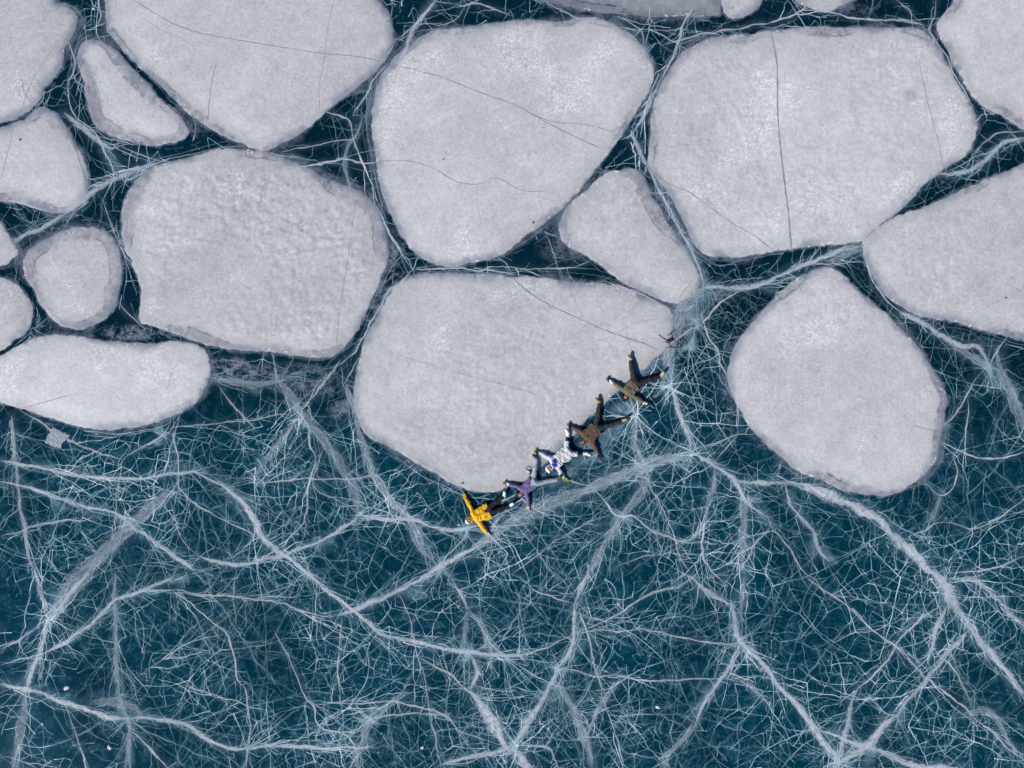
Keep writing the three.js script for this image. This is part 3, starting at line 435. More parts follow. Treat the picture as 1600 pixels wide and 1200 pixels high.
// stars: many hairs leaving one point
for (const [sx, sy, n, len] of [[995, 648, 22, 1.7], [728, 826, 14, 1.1], [1048, 603, 16, 1.3], [1080, 708, 14, 1.2], [78, 965, 10, 1.0], [200, 1124, 18, 0.9], [1155, 1003, 16, 1.0], [806, 1165, 18, 1.1], [1080, 540, 26, 1.4], [1085, 500, 18, 1.1], [1545, 575, 18, 1.1], [1310, 1190, 16, 1.1], [735, 1022, 22, 0.9], [972, 806, 16, 1.1], [1005, 727, 18, 1.1], [256, 678, 14, 0.8], [470, 651, 12, 0.9], [1475, 660, 10, 0.7], [1165, 782, 12, 0.9], [1098, 450, 14, 0.8], [578, 1126, 14, 0.8], [1480, 930, 14, 1.0], [1170, 1015, 14, 1.0], [870, 1045, 14, 0.9], [690, 885, 14, 0.9]])
  for (let i = 0; i < n; i++) { const a = rr(0, 6.283); if (i < 3) { const gx = wx(sx) + rr(-0.12, 0.12), gz = wz(sy) + rr(-0.12, 0.12); glow(gx, gz, gx + 0.3 * Math.cos(a), gz + 0.3 * Math.sin(a), rr(0.12, 0.26), 0.55); } walk(wx(sx) + rr(-0.1, 0.1), wz(sy) + rr(-0.1, 0.1), a, len * rr(0.4, 1.5), rr(0.28, 0.6) * T, rr(0.4, 0.9), 0, 0.20); }
// third order: closed cells, two sizes laid over one another
function lace(space, a0, a1, r0, r1, keep) {
  const nx = Math.ceil(LW / space), nz = Math.ceil(LH / space), P = [];
  for (let j = 0; j < nz; j++) for (let i = 0; i < nx; i++) {
    const x = -LW / 2 + (i + rr(-0.15, 1.15)) * space, z = -LH / 2 + (j + rr(-0.15, 1.15)) * space;
    const w = 2.2; P.push([x + w * (fbm(x * 0.45, z * 0.45 + space, 3) - 0.5), z + w * (fbm(x * 0.45 + 50, z * 0.45, 3) - 0.5), density(x, z)]);
  }
  for (let j = 0; j < nz; j++) for (let i = 0; i < nx; i++) {
    const p = P[j * nx + i];
    if (rnd() > p[2] * keep || onFloe(p[0], p[1]) > 0.15) continue;
    for (let dj = -1; dj <= 2; dj++) for (let di = -2; di <= 2; di++) {
      if (dj < 0 || (dj === 0 && di <= 0) || j + dj >= nz || i + di < 0 || i + di >= nx) continue;
      const q = P[(j + dj) * nx + i + di], d2 = (p[0] - q[0]) ** 2 + (p[1] - q[1]) ** 2;
      if (d2 > 5 * space * space) continue;
      let free = true;
      for (let ej = -2; free && ej <= 3; ej++) for (let ei = -3; ei <= 3; ei++) {
        const jj = j + ej, ii = i + ei; if (jj < 0 || ii < 0 || jj >= nz || ii >= nx || (!ej && !ei) || (ej === dj && ei === di)) continue;
        const c = P[jj * nx + ii]; if ((c[0] - p[0]) ** 2 + (c[1] - p[1]) ** 2 + (c[0] - q[0]) ** 2 + (c[1] - q[1]) ** 2 < d2 * 1.12) { free = false; break; }
      }
      if (!free || rnd() < 0.10) continue;
      const L = Math.sqrt(d2), n = Math.max(3, Math.round(L / 0.06)), nxv = -(q[1] - p[1]) / L, nzv = (q[0] - p[0]) / L, o = rnd() * 250, bow = rr(-0.08, 0.08) * L, a = a0 + (a1 - a0) * rnd() * rnd(), r = rr(r0, r1) * T;
      let bx = p[0], bz = p[1];
      for (let k = 1; k <= n; k++) {
        const t = k / n, e = Math.sin(Math.PI * t), off = bow * e + e * 0.06 * (vn(t * L * 6 + o, o) - 0.5) + e * 0.018 * (rnd() - 0.5), cx = mix(p[0], q[0], t) + nxv * off, cz = mix(p[1], q[1], t) + nzv * off;
        line(bx, bz, cx, cz, r, r, Math.min(1, a * (0.45 + 0.9 * vn(t * L * 4 + o, o + 5)) * (1.45 - 0.75 * e))); bx = cx; bz = cz;
      }
    }
  }
}
lace(1.7, 0.45, 1.0, 0.36, 0.60, 1.0);
lace(0.85, 0.42, 1.0, 0.26, 0.44, 1.0);
lace(0.56, 0.30, 0.95, 0.22, 0.38, 1.0);
lace(0.38, 0.16, 0.75, 0.20, 0.30, 0.95);
lace(0.25, 0.05, 0.34, 0.16, 0.24, 0.6);
for (let k = 0; k < 300; k++) {
  const s = seeds[(rnd() * seeds.length) | 0], x = s[0], z = s[1], dir = s[2] + (rnd() < 0.5 ? -1 : 1) * rr(0.4, 1.57);
  if (rnd() > density(x, z) * 0.9) continue;
  walk(x, z, dir, rr(0.4, 2.0), rr(0.24, 0.45) * T, rr(0.25, 0.7), 0.3, 0.30);
}
for (let k = 0; k < 2200; k++) {                                  // faintest hairs deep in the ice
  const x = rr(-LW / 2, LW / 2), z = rr(-LH / 2, LH / 2);
  if (rnd() > density(x, z) + 0.1 || onFloe(x, z) > 0.1) continue;
  walk(x, z, rr(0, 6.283), rr(0.2, 1.1), rr(0.22, 0.4) * T, rr(0.06, 0.24), 0.2, 0.34);
}

// filaments that follow the floes' edges, and others that bridge from floe to floe
for (const f of FLOES) {
  const P = f.P, n = P.length, arcs = 8;
  for (let k = 0; k < arcs; k++) {
    const off = rr(0.02, 0.34), o = rnd() * 250, a = 0.25 + 0.65 * rnd() * rnd(), r = rr(0.22, 0.50) * T, len = Math.round(n * rr(0.05, 0.15));
    let i = (rnd() * n) | 0, b = null;
    for (let q = 0; q < len; q++, i++) {
      const p = P[i % n], p1 = P[(i + 1) % n], l = Math.hypot(p1[0] - p[0], p1[1] - p[1]) || 1, e = off + 0.22 * (vn(q * 0.16 + o, o) - 0.5) + 0.03 * (rnd() - 0.5);
      let nx = -(p1[1] - p[1]) / l, nz = (p1[0] - p[0]) / l; if (f.sd(p[0] + nx * 0.3, p[1] + nz * 0.3) > f.sd(p[0] - nx * 0.3, p[1] - nz * 0.3)) { nx = -nx; nz = -nz; }
      const c = [p[0] + nx * e, p[1] + nz * e];
      if (b) line(b[0], b[1], c[0], c[1], r, r, a * (0.4 + 1.0 * vn(q * 0.5 + o, o + 3)));
      b = c;
      if (rnd() < 0.05) walk(c[0], c[1], Math.atan2(nz, nx) + rr(-0.9, 0.9), rr(0.3, 1.6), rr(0.22, 0.42) * T, rr(0.35, 0.85), 0.15, 0.22);
    }
  }
}

// frozen slush and frost lying in the ice
const SLUSH = [[350, 580, 60, 22, 0.75], [440, 585, 80, 18, 0.55], [500, 600, 50, 22, 0.5], [540, 640, 26, 16, 0.6], [205, 520, 45, 12, 0.8], [255, 520, 30, 10, 0.6], [880, 385, 40, 26, 0.35], [615, 400, 20, 40, 0.6], [130, 740, 18, 9, 0.7], [1070, 500, 22, 40, 0.5], [1125, 460, 20, 12, 0.5], [590, 470, 16, 70, 0.5], [1330, 15, 30, 10, 0.4], [60, 510, 20, 14, 0.5], [290, 205, 40, 12, 0.4], [1190, 640, 20, 60, 0.5], [1140, 590, 14, 70, 0.4], [1340, 745, 90, 8, 0.3], [620, 690, 22, 10, 0.3], [690, 760, 30, 8, 0.35]];
const lakeGeo = new THREE.BufferGeometry();
const lakeMats = [];
{
  const pos = [], uv = [], idx = [];
  for (let tz = 0; tz < 2; tz++) for (let tx = 0; tx < 2; tx++) {
    const W = TW / 2, H = TH / 2, data = new Uint8Array(W * H * 4), last = new Float32Array(W);
    for (let j = 0; j < H; j++) for (let i = 0; i < W; i++) {
      const I = i + tx * W, J = j + tz * H, x = (I + 0.5) / TPM - LW / 2, z = (J + 0.5) / TPM - LH / 2, k = (j * W + i) * 4;
      const hu = clamp((x + LW / 2) * HPM - 0.5, 0, HW - 1.001), hv = clamp((z + LH / 2) * HPM - 0.5, 0, HH - 1.001), hi = hu | 0, hj = hv | 0, a = hu - hi, b = hv - hj, q = hj * HW + hi;
      let hz = mix(mix(haze[q], haze[q + 1], a), mix(haze[q + HW], haze[q + HW + 1], a), b);
      const px = x * PX + 800, py = z * PX + 600;
      const n1 = fbm(x * 0.45 + 2, z * 0.45, 3), n2 = fbm(x * 4 + 9, z * 4, 3), n3 = vn(x * 19, z * 19), n4 = vn(x * 38 + 5, z * 38);
      hz *= 0.45 + 1.1 * n2;
      const open = sstep(430, 800, py + 140 * (n1 - 0.5));
      const dark = 0.85 + 0.5 * (n1 - 0.5) + 0.5 * (n2 - 0.5) + 0.25 * (n3 - 0.5);
      let r = mix(0.0015, 0.0012, open) * dark, g = mix(0.023, 0.049, open) * dark, bl = mix(0.041, 0.080, open) * dark;
      // pale bubbles and dust
      const dots = sstep(0.66, 0.88, n3 * 0.5 + n4 * 0.5) * (0.05 + 0.10 * open) * (0.4 + n2);
      let sl = 0;
      for (const [cx, cy, rx, ry, s] of SLUSH) { const e = ((px - cx) / rx) ** 2 + ((py - cy) / ry) ** 2; if (e < 1.6) { const v = s * sstep(1.5, 0.1, e) * sstep(0.36, 0.74, fbm(x * 3.4 + 31, z * 4.2, 4) * 0.62 + 0.24 * n3 + 0.14 * n4); if (v > sl) sl = v; } }
      const m = clamp(hz + dots + 0.07 * open * sstep(0.50, 0.74, n2) * (0.4 + n3));
      r = mix(r, 0.19, m); g = mix(g, 0.33, m); bl = mix(bl, 0.42, m);
      const w = clamp(web[J * TW + I] * (0.75 + 0.5 * n3)) * (0.50 + 1.0 * sstep(0.25, 0.75, n1));
      r = mix(r, 0.86, w * w * 0.3 + w * 0.62); g = mix(g, 0.89, w); bl = mix(bl, 0.94, w);
      r = mix(r, 0.30, sl); g = mix(g, 0.345, sl); bl = mix(bl, 0.42, sl);
      const fd = (i & 1) || (j & 1) ? last[i >> 1] : (last[i >> 1] = onFloe(x, z));
      if (fd > -0.6) { const ledge = sstep(-0.06 - 0.30 * sstep(0.45, 0.72, fbm(x * 0.6 + 60, z * 0.6, 2)), 0.0, fd + 0.10 * (n2 - 0.5)) * (0.10 + 0.65 * n2 + 0.3 * (n3 - 0.5)); r = mix(r, 0.20, ledge); g = mix(g, 0.235, ledge); bl = mix(bl, 0.30, ledge); }
      data[k] = enc(r); data[k + 1] = enc(g); data[k + 2] = enc(bl); data[k + 3] = 255;
    }
    const x0 = -LW / 2 + tx * LW / 2, z0 = -LH / 2 + tz * LH / 2, x1 = x0 + LW / 2, z1 = z0 + LH / 2, n = pos.length / 3, e = 0.5 / W, eh = 0.5 / H;
    pos.push(x0, 0, z0, x1, 0, z0, x0, 0, z1, x1, 0, z1); uv.push(e * 0, 0, 1, 0, 0, 1, 1, 1);
    lakeGeo.addGroup(idx.length, 6, lakeMats.length);
    idx.push(n, n + 2, n + 1, n + 1, n + 2, n + 3);
    lakeMats.push(new THREE.MeshPhysicalMaterial({ name: 'clear_ice', map: dataTex(data, W, H, true), roughness: 0.12, metalness: 0, ior: 1.31, specularIntensity: 0.35 }));
  }
  lakeGeo.setAttribute('position', new THREE.Float32BufferAttribute(pos, 3)); lakeGeo.setAttribute('uv', new THREE.Float32BufferAttribute(uv, 2)); lakeGeo.setIndex(idx); lakeGeo.computeVertexNormals();
}
const lake = mesh('lake_ice', lakeGeo, lakeMats, scene);
lake.userData.kind = 'structure';
{ // the same ice goes on to the horizon
  const map = lakeMats[2].map.clone(); map.wrapS = map.wrapT = THREE.MirroredRepeatWrapping; map.repeat.set(600 / (LW / 2), 600 / (LH / 2)); map.needsUpdate = true;
  const g = new THREE.PlaneGeometry(600, 600); g.rotateX(-Math.PI / 2); g.translate(0, -0.06, 0);
  const far = mesh('outer_lake_ice', g, new THREE.MeshPhysicalMaterial({ name: 'clear_ice_far', map, roughness: 0.12, ior: 1.31, specularIntensity: 0.35 }), scene);
  far.userData.kind = 'structure';
}

// ------------------------------------------------------------------ the fracture sheets themselves, each a strip of shattered ice
function sheetMap(kind) {
  const W = 1024, H = 96, data = new Uint8Array(W * H * 4), period = (x, y, n) => { const t = sstep(0, 1, (x / n)); return mix(vn(x, y), vn(x - n, y), t); };
  for (let j = 0; j < H; j++) for (let i = 0; i < W; i++) {
    const u = i / W, v = (j + 0.5) / H * 2 - 1, k = (j * W + i) * 4;
    const wob = 0.22 * (period(u * 24, 3, 24) - 0.5) + 0.12 * (period(u * 90, 8, 90) - 0.5);
    const strand = period(u * 20, v * 7 + 40, 20) * 0.6 + period(u * 55, v * 15 + 10, 55) * 0.4, grit = period(u * 190, v * 12, 190), lump = period(u * 11, v * 1.3 + 5, 11);
    let a = 0;
    const strands = kind === 'line' ? 4 : 7, spread = kind === 'line' ? 0.55 : 0.8, thin = kind === 'line' ? 0.13 : kind === 'band' ? 0.06 : 0.04;
    for (let q = 0; q < strands; q++) {
      const c = spread * ((q + 0.5) / strands * 2 - 1) * (0.35 + 0.9 * period(u * 9, q * 9 + 3, 9)) + 0.40 * (period(u * 17, q * 5 + 60, 17) - 0.5) + 0.16 * (period(u * 80, q * 7 + 90, 80) - 0.5);
      const w = thin * (0.5 + 1.3 * period(u * 30, q * 11 + 20, 30)), on = sstep(0.25, 0.6, period(u * 13, q * 13 + 120, 13));
      a = Math.max(a, on * sstep(w * 1.5, w * 0.3, Math.abs(v - c)) * (0.55 + 0.5 * period(u * 40, q * 3 + 150, 40)));
    }
    const rough = period(u * 140, v * 8 + 200, 140);
    if (kind === 'line') { const c = Math.abs(v - wob * 0.9); a = Math.max(a * 0.9, 1.0 * sstep(0.24, 0.05, c) * (0.4 + 0.8 * lump)); a += 0.16 * sstep(0.8, 0.1, Math.abs(v)) * strand; }
    else if (kind === 'band') { const e = 0.42 + 0.42 * lump + 0.35 * (rough - 0.5); a = Math.max(a, sstep(e + 0.08, e - 0.14, Math.abs(v - wob)) * (0.38 + 0.72 * strand + 0.22 * (grit - 0.3))); }
    else { const e = 0.55 + 0.35 * lump + 0.25 * (rough - 0.5); a = Math.max(a * 0.95, sstep(e + 0.06, e - 0.12, Math.abs(v - wob * 0.7)) * (0.10 + 0.62 * strand * strand + 0.10 * grit)); }
    if (kind === 'band') { const fe = Math.abs(v - wob), soft = sstep(1.0, 0.0, fe), hair = period(u * 150, v * 5 + 320, 150), tear = sstep(0.22, 0.52, period(u * 34, v * 4 + 260, 34)); a = a * (0.62 + 0.38 * tear) * (0.72 + 0.28 * soft) * sstep(0.95, 0.35, fe + 0.55 * (hair - 0.4)); a = Math.max(a, 0.95 * sstep(0.15, 0.03, Math.abs(v - wob * 1.5 - 0.08)) * (0.45 + 0.7 * lump)); }
    a = clamp(a) * sstep(1, 0.86, Math.abs(v));
    data[k] = data[k + 1] = data[k + 2] = Math.round(255 * clamp(a)); data[k + 3] = 255;
  }
  return dataTex(data, W, H, false, THREE.RepeatWrapping, THREE.RepeatWrapping);
}
const sheetMat = {};
for (const [kind, c] of [['line', [0.70, 0.75, 0.80]], ['band', [0.64, 0.71, 0.77]], ['mist', [0.54, 0.635, 0.70]]])
  sheetMat[kind] = new THREE.MeshStandardMaterial({ name: 'fracture_' + kind, color: new THREE.Color(...c), alphaMap: sheetMap(kind), vertexColors: true, transparent: true, roughness: 0.8 });
reseed(31);
FRACTURES.forEach((f, at) => {
  const [kind, w, s] = f, L = f.line, n = L.length, pos = [], uv = [], col = [], nor = [], idx = [], y = 0.004 + at * 0.00006, o = rnd() * 200, u0 = rnd();
  for (let i = 0; i < n; i++) {
    const a = L[Math.max(0, i - 2)], b = L[Math.min(n - 1, i + 2)], l = Math.hypot(b[0] - a[0], b[1] - a[1]) || 1, nx = -(b[1] - a[1]) / l, nz = (b[0] - a[0]) / l;
    const e = Math.min(i, n - 1 - i), near = e / 9, half = w * T * (kind === 'line' ? 0.72 : 0.82) * (0.30 + 1.25 * fbm(i * 0.11 + o, o, 3) * (0.7 + 0.6 * vn(i * 0.5, o))) * (0.30 + 0.70 * Math.min(1, near));
    const al = s * (0.70 + 0.5 * vn(i * 0.12 + o, o + 8)) * Math.min(1, 0.35 + e / 6);
    for (const d of [-1, 1]) { pos.push(L[i][0] + nx * half * d, y, L[i][1] + nz * half * d); uv.push(u0 + i * 0.1 / 4.2, d > 0 ? 0.999 : 0.001); col.push(1, 1, 1, clamp(al)); nor.push(0, 1, 0); }
    if (i) { const k = i * 2; idx.push(k - 2, k - 1, k, k, k - 1, k + 1); }
  }
  const g = new THREE.BufferGeometry();
  g.setAttribute('position', new THREE.Float32BufferAttribute(pos, 3)); g.setAttribute('normal', new THREE.Float32BufferAttribute(nor, 3)); g.setAttribute('uv', new THREE.Float32BufferAttribute(uv, 2)); g.setAttribute('color', new THREE.Float32BufferAttribute(col, 4)); g.setIndex(idx);
  mesh('fracture', g, sheetMat[kind], lake);
});
childNames(lake);

// ------------------------------------------------------------------ people: one smooth field per body or garment, meshed by surface nets
const V = (x, y, z) => new THREE.Vector3(x, y, z);
const cap = (a, b, ra, rb = ra) => ({ a, ex: b.x - a.x, ey: b.y - a.y, ez: b.z - a.z, q: 1 / (a.distanceToSquared(b) + 1e-9), ra, dr: rb - ra });
const ell = (c, axes, r) => ({ c, u: axes[0], v: axes[1], w: axes[2], r, m: Math.min(...r) });
function prim(p, x, y, z) {
  if (p.c) {
    const dx = x - p.c.x, dy = y - p.c.y, dz = z - p.c.z;
    const a = (dx * p.u.x + dy * p.u.y + dz * p.u.z) / p.r[0], b = (dx * p.v.x + dy * p.v.y + dz * p.v.z) / p.r[1], c = (dx * p.w.x + dy * p.w.y + dz * p.w.z) / p.r[2];
    const k0 = Math.sqrt(a * a + b * b + c * c), k1 = Math.sqrt((a / p.r[0]) ** 2 + (b / p.r[1]) ** 2 + (c / p.r[2]) ** 2);
    return k1 < 1e-6 ? -p.m : k0 * (k0 - 1) / k1;
  }
  const dx = x - p.a.x, dy = y - p.a.y, dz = z - p.a.z, t = clamp((dx * p.ex + dy * p.ey + dz * p.ez) * p.q), ux = dx - p.ex * t, uy = dy - p.ey * t, uz = dz - p.ez * t;
  return Math.sqrt(ux * ux + uy * uy + uz * uz) - p.ra - p.dr * t;
}
function union(prims, k) {
  return (x, y, z) => {
    let d = 1e3;
    for (let i = 0; i < prims.length; i++) { const e = prim(prims[i], x, y, z), h = k - Math.abs(d - e); d = Math.min(d, e) - (h > 0 ? h * h / (4 * k) : 0); }
    return d;
  };
}
function boundsOf(prims, pad) {
  const lo = V(1e9, 1e9, 1e9), hi = V(-1e9, -1e9, -1e9), put = (x, y, z, r) => { lo.min(V(x - r, y - r, z - r)); hi.max(V(x + r, y + r, z + r)); };
  for (const p of prims) { if (p.c) put(p.c.x, p.c.y, p.c.z, Math.max(...p.r) + pad); else { put(p.a.x, p.a.y, p.a.z, p.ra + pad); put(p.a.x + p.ex, p.a.y + p.ey, p.a.z + p.ez, p.ra + p.dr + pad); } }
  return [lo, hi];
}
function nets(f, lo, hi, cell) {
  const nx = Math.ceil((hi.x - lo.x) / cell) + 1, ny = Math.ceil((hi.y - lo.y) / cell) + 1, nz = Math.ceil((hi.z - lo.z) / cell) + 1;
  const g = new Float32Array(nx * ny * nz), at = (i, j, k) => i + nx * (j + ny * k);
  for (let k = 0; k < nz; k += 1) for (let j = 0; j < ny; j++) {
    for (let i = 0; i < nx;) {
      const v = f(lo.x + i * cell, lo.y + j * cell, lo.z + k * cell); g[at(i, j, k)] = v; i++;
      for (let skip = Math.min(nx - i, Math.floor((Math.abs(v) - 0.09) / cell)); skip > 0; skip--) g[at(i++, j, k)] = v; // far from the surface
    }
  }
  const id = new Int32Array(nx * ny * nz).fill(-1), pos = [], idx = [];
  for (let k = 0; k < nz - 1; k++) for (let j = 0; j < ny - 1; j++) for (let i = 0; i < nx - 1; i++) {
    const o = at(i, j, k), s = g[o] < 0;
    if ((g[o + 1] < 0) === s && (g[o + nx] < 0) === s && (g[o + nx + 1] < 0) === s && (g[o + nx * ny] < 0) === s && (g[o + nx * ny + 1] < 0) === s && (g[o + nx * ny + nx] < 0) === s && (g[o + nx * ny + nx + 1] < 0) === s) continue;
    let sx = 0, sy = 0, sz = 0, n = 0;
    for (let e = 0; e < 12; e++) {
      const ax = e >> 2, c1 = e & 1, c2 = (e >> 1) & 1, p = [0, 0, 0]; p[(ax + 1) % 3] = c1; p[(ax + 2) % 3] = c2;
      const q = p.slice(); q[ax] = 1;
      const v0 = g[at(i + p[0], j + p[1], k + p[2])], v1 = g[at(i + q[0], j + q[1], k + q[2])];
      if ((v0 < 0) === (v1 < 0)) continue;
      const t = v0 / (v0 - v1); sx += p[0] + (q[0] - p[0]) * t; sy += p[1] + (q[1] - p[1]) * t; sz += p[2] + (q[2] - p[2]) * t; n++;
    }
    id[o] = pos.length / 3; pos.push(lo.x + (i + sx / n) * cell, lo.y + (j + sy / n) * cell, lo.z + (k + sz / n) * cell);
  }
  const quad = (a, b, c, d, flip) => { if (a < 0 || b < 0 || c < 0 || d < 0) return; if (flip) idx.push(a, b, c, a, c, d); else idx.push(a, c, b, a, d, c); };
  const X = 1, Y = nx, Z = nx * ny;
  for (let k = 1; k < nz - 1; k++) for (let j = 1; j < ny - 1; j++) for (let i = 1; i < nx - 1; i++) {
    const o = at(i, j, k), s = g[o] < 0;
    if ((g[o + X] < 0) !== s) quad(id[o - Y - Z], id[o - Z], id[o], id[o - Y], s);
    if ((g[o + Y] < 0) !== s) quad(id[o - X - Z], id[o - X], id[o], id[o - Z], s);
    if ((g[o + Z] < 0) !== s) quad(id[o - X - Y], id[o - Y], id[o], id[o - X], s);
  }
  const geo = new THREE.BufferGeometry();
  geo.setAttribute('position', new THREE.Float32BufferAttribute(pos, 3)); geo.setIndex(idx); geo.computeVertexNormals();
  return geo;
}
const solid = (prims, k, cell, shape) => { const u = union(prims, k), f = shape ? (x, y, z) => shape(u(x, y, z), x, y, z) : u, [lo, hi] = boundsOf(prims, cell * 3 + 0.02); return nets(f, lo, hi, cell); };
const cut3 = (d, x, y, z, p, n, reach) => { const dx = x - p.x, dy = y - p.y, dz = z - p.z; return reach && dx * dx + dy * dy + dz * dz > reach * reach ? d : Math.max(d, dx * n.x + dy * n.y + dz * n.z); };
const cloth = (name, r, g, b, rough = 0.85, more = {}) => new THREE.MeshStandardMaterial({ name, color: new THREE.Color(r, g, b), roughness: rough, ...more });
const SKIN = new THREE.MeshStandardMaterial({ name: 'skin', vertexColors: true, roughness: 0.6 });

function handPrims(wrist, dir, up, thumb, s) {                    // palm, four unequal fingers with two bends, thumb from the side of the palm
  const P = (d, t, u) => wrist.clone().addScaledVector(dir, d * s).addScaledVector(thumb, t * s).addScaledVector(up, u * s);
  const out = [cap(P(-0.02, 0, 0), P(0.03, 0, 0), 0.027 * s, 0.026 * s), cap(P(0.03, 0.024, 0), P(0.088, 0.030, 0.002), 0.016 * s, 0.014 * s), cap(P(0.03, 0.006, -0.002), P(0.090, 0.010, 0), 0.017 * s, 0.014 * s), cap(P(0.03, -0.012, 0), P(0.086, -0.011, 0), 0.017 * s, 0.014 * s), cap(P(0.03, -0.026, 0.002), P(0.078, -0.030, 0.002), 0.015 * s, 0.012 * s)];
  [[0.031, 0.088, 0.040, 0.024, 0.020, 0.10], [0.010, 0.091, 0.045, 0.028, 0.021, 0.02], [-0.011, 0.087, 0.041, 0.026, 0.020, -0.05], [-0.030, 0.079, 0.032, 0.019, 0.017, -0.14]].forEach(([t, d, a, b, c, sp], i) => {
    const p0 = P(d, t, 0.001), p1 = P(d + a * 0.96, t + sp * a, 0.010), p2 = P(d + a + b * 0.78, t + sp * (a + b), 0.026), p3 = P(d + a + b * 0.86 + c * 0.55, t + sp * (a + b + c), 0.041);
    out.push(cap(p0, p1, 0.0098 * s, 0.0090 * s), cap(p1, p2, 0.0090 * s, 0.0084 * s), cap(p2, p3, 0.0084 * s, 0.0074 * s));
  });
  out.push(cap(P(0.018, 0.026, 0.004), P(0.052, 0.056, 0.014), 0.015 * s, 0.0115 * s), cap(P(0.052, 0.056, 0.014), P(0.082, 0.064, 0.022), 0.0112 * s, 0.0090 * s));
  return out;
}

function makePerson(o) {
  const bx = wx(o.hips[0]), bz = wz(o.hips[1]);
  const J = (p, h) => V(wx(p[0]) - bx, groundAt(wx(p[0]), wz(p[1])) + h, wz(p[1]) - bz);
  const root = new THREE.Group(); root.name = numbered('person'); root.position.set(bx, 0, bz); scene.add(root);
  tag(root, o.label, 'person', 'people lying on the ice in a row');
  const UPV = V(0, 1, 0), neck = J(o.neck, 0.125), head = J(o.head, 0.135), hip = J(o.hips, 0.12);
  const SL = J(o.armL[0], 0.11), SR = J(o.armR[0], 0.11), EL = J(o.armL[1], 0.075), ER = J(o.armR[1], 0.075), WL = J(o.armL[2], 0.06), WR = J(o.armR[2], 0.06);
  const HL = J(o.legL[0], 0.115), HR = J(o.legR[0], 0.115), KL = J(o.legL[1], 0.11), KR = J(o.legR[1], 0.11), AL = J(o.legL[2], 0.075), AR = J(o.legR[2], 0.075);
  const hemL = J(o.hem[0], 0.11), hemR = J(o.hem[1], 0.11), hemC = hemL.clone().add(hemR).multiplyScalar(0.5);
  const chest = SL.clone().add(SR).multiplyScalar(0.5); chest.y += 0.02;
  const spine = hemC.clone().sub(chest).setY(0).normalize(), across = V(-spine.z, 0, spine.x);
  const C = head.clone().sub(neck).setY(0).normalize(), F = V(0, 1, 0).addScaledVector(C, 0.10).addScaledVector(across, o.turn || 0).normalize(), S = new THREE.Vector3().crossVectors(C, F).normalize();
  F.crossVectors(S, C).normalize();
  const b = o.bulk || 1, lr = o.legRadius || 0.075;

  // body: head, neck, trunk, limbs and bare hands in one surface
  const hc = (u, f, s) => head.clone().addScaledVector(C, u).addScaledVector(F, f).addScaledVector(S, s);
  const ax = [C, F, S];
  const headPrims = [ell(hc(0.022, -0.004, 0), ax, [0.108, 0.097, 0.076]), ell(hc(-0.045, 0.026, 0), ax, [0.066, 0.060, 0.058]), cap(hc(-0.092, 0.050, -0.008), hc(-0.092, 0.050, 0.008), 0.024), cap(hc(-0.03, 0, 0), neck, 0.055, 0.058), cap(hc(0.028, 0.083, -0.036), hc(0.028, 0.083, 0.036), 0.013), cap(hc(-0.012, 0.072, -0.042), hc(-0.012, 0.072, 0.042), 0.018)];
  const nose = [cap(hc(0.012, 0.090, 0), hc(-0.026, 0.108, 0), 0.009, 0.012), cap(hc(-0.030, 0.096, -0.012), hc(-0.030, 0.096, 0.012), 0.008), cap(hc(-0.058, 0.086, -0.018), hc(-0.058, 0.086, 0.018), 0.0085), cap(hc(-0.066, 0.083, -0.014), hc(-0.066, 0.083, 0.014), 0.008), ell(hc(-0.012, -0.008, 0.078), ax, [0.030, 0.018, 0.010]), ell(hc(-0.012, -0.008, -0.078), ax, [0.030, 0.018, 0.010])];
  const hu = union(headPrims, 0.03), nu = union(nose, 0.008), eyeL = hc(0.005, 0.092, 0.032), eyeR = hc(0.005, 0.092, -0.032);
  const hb = boundsOf(headPrims.slice(0, 3).concat(nose), 0.02);
  const headGeo = nets((x, y, z) => { const a = hu(x, y, z), n = nu(x, y, z), h = 0.012 - Math.abs(a - n); let d = Math.min(a, n) - (h > 0 ? h * h / 0.048 : 0); for (const e of [eyeL, eyeR]) { const q = 0.016 - Math.hypot(x - e.x, y - e.y, z - e.z), g = 0.012 - Math.abs(d - q); d = Math.max(d, q) + (g > 0 ? g * g / 0.048 : 0); } return d; }, hb[0], hb[1], 0.0045);
  const paint = (g, fn) => { const p = g.attributes.position, c = new Float32Array(p.count * 3), v = V(0, 0, 0); for (let i = 0; i < p.count; i++) { v.fromBufferAttribute(p, i); const q = fn(v); c.set(q, i * 3); } g.setAttribute('color', new THREE.BufferAttribute(c, 3)); return g; };
  const tone = [0.50, 0.26, 0.18];
  paint(headGeo, (v) => { const d = v.clone().sub(head), u = d.dot(C), f = d.dot(F), s = d.dot(S); if (f > 0.07 && Math.abs(u + 0.062) < 0.012 && Math.abs(s) < 0.026) return [0.42, 0.13, 0.11]; if (f > 0.06 && Math.abs(u - 0.030) < 0.007 && Math.abs(Math.abs(s) - 0.034) < 0.017) return [0.05, 0.03, 0.025]; const red = Math.max(0, 1 - Math.hypot(u + 0.025, (Math.abs(s) - 0.045)) / 0.035) * (f > 0.03 ? 1 : 0); return [tone[0] + 0.05 * red, tone[1] - 0.05 * red, tone[2] - 0.03 * red]; });
  const eyes = [eyeL, eyeR].flatMap((e) => { const c = e.clone().addScaledVector(F, -0.010), w = new THREE.SphereGeometry(0.0125, 16, 12); w.deleteAttribute('uv'); w.translate(c.x, c.y, c.z); const i = new THREE.SphereGeometry(0.0062, 12, 8); i.deleteAttribute('uv'); const k = c.clone().addScaledVector(F, 0.0078); i.translate(k.x, k.y, k.z); return [paint(w, () => [0.62, 0.58, 0.55]), paint(i, () => [0.03, 0.02, 0.015])]; });
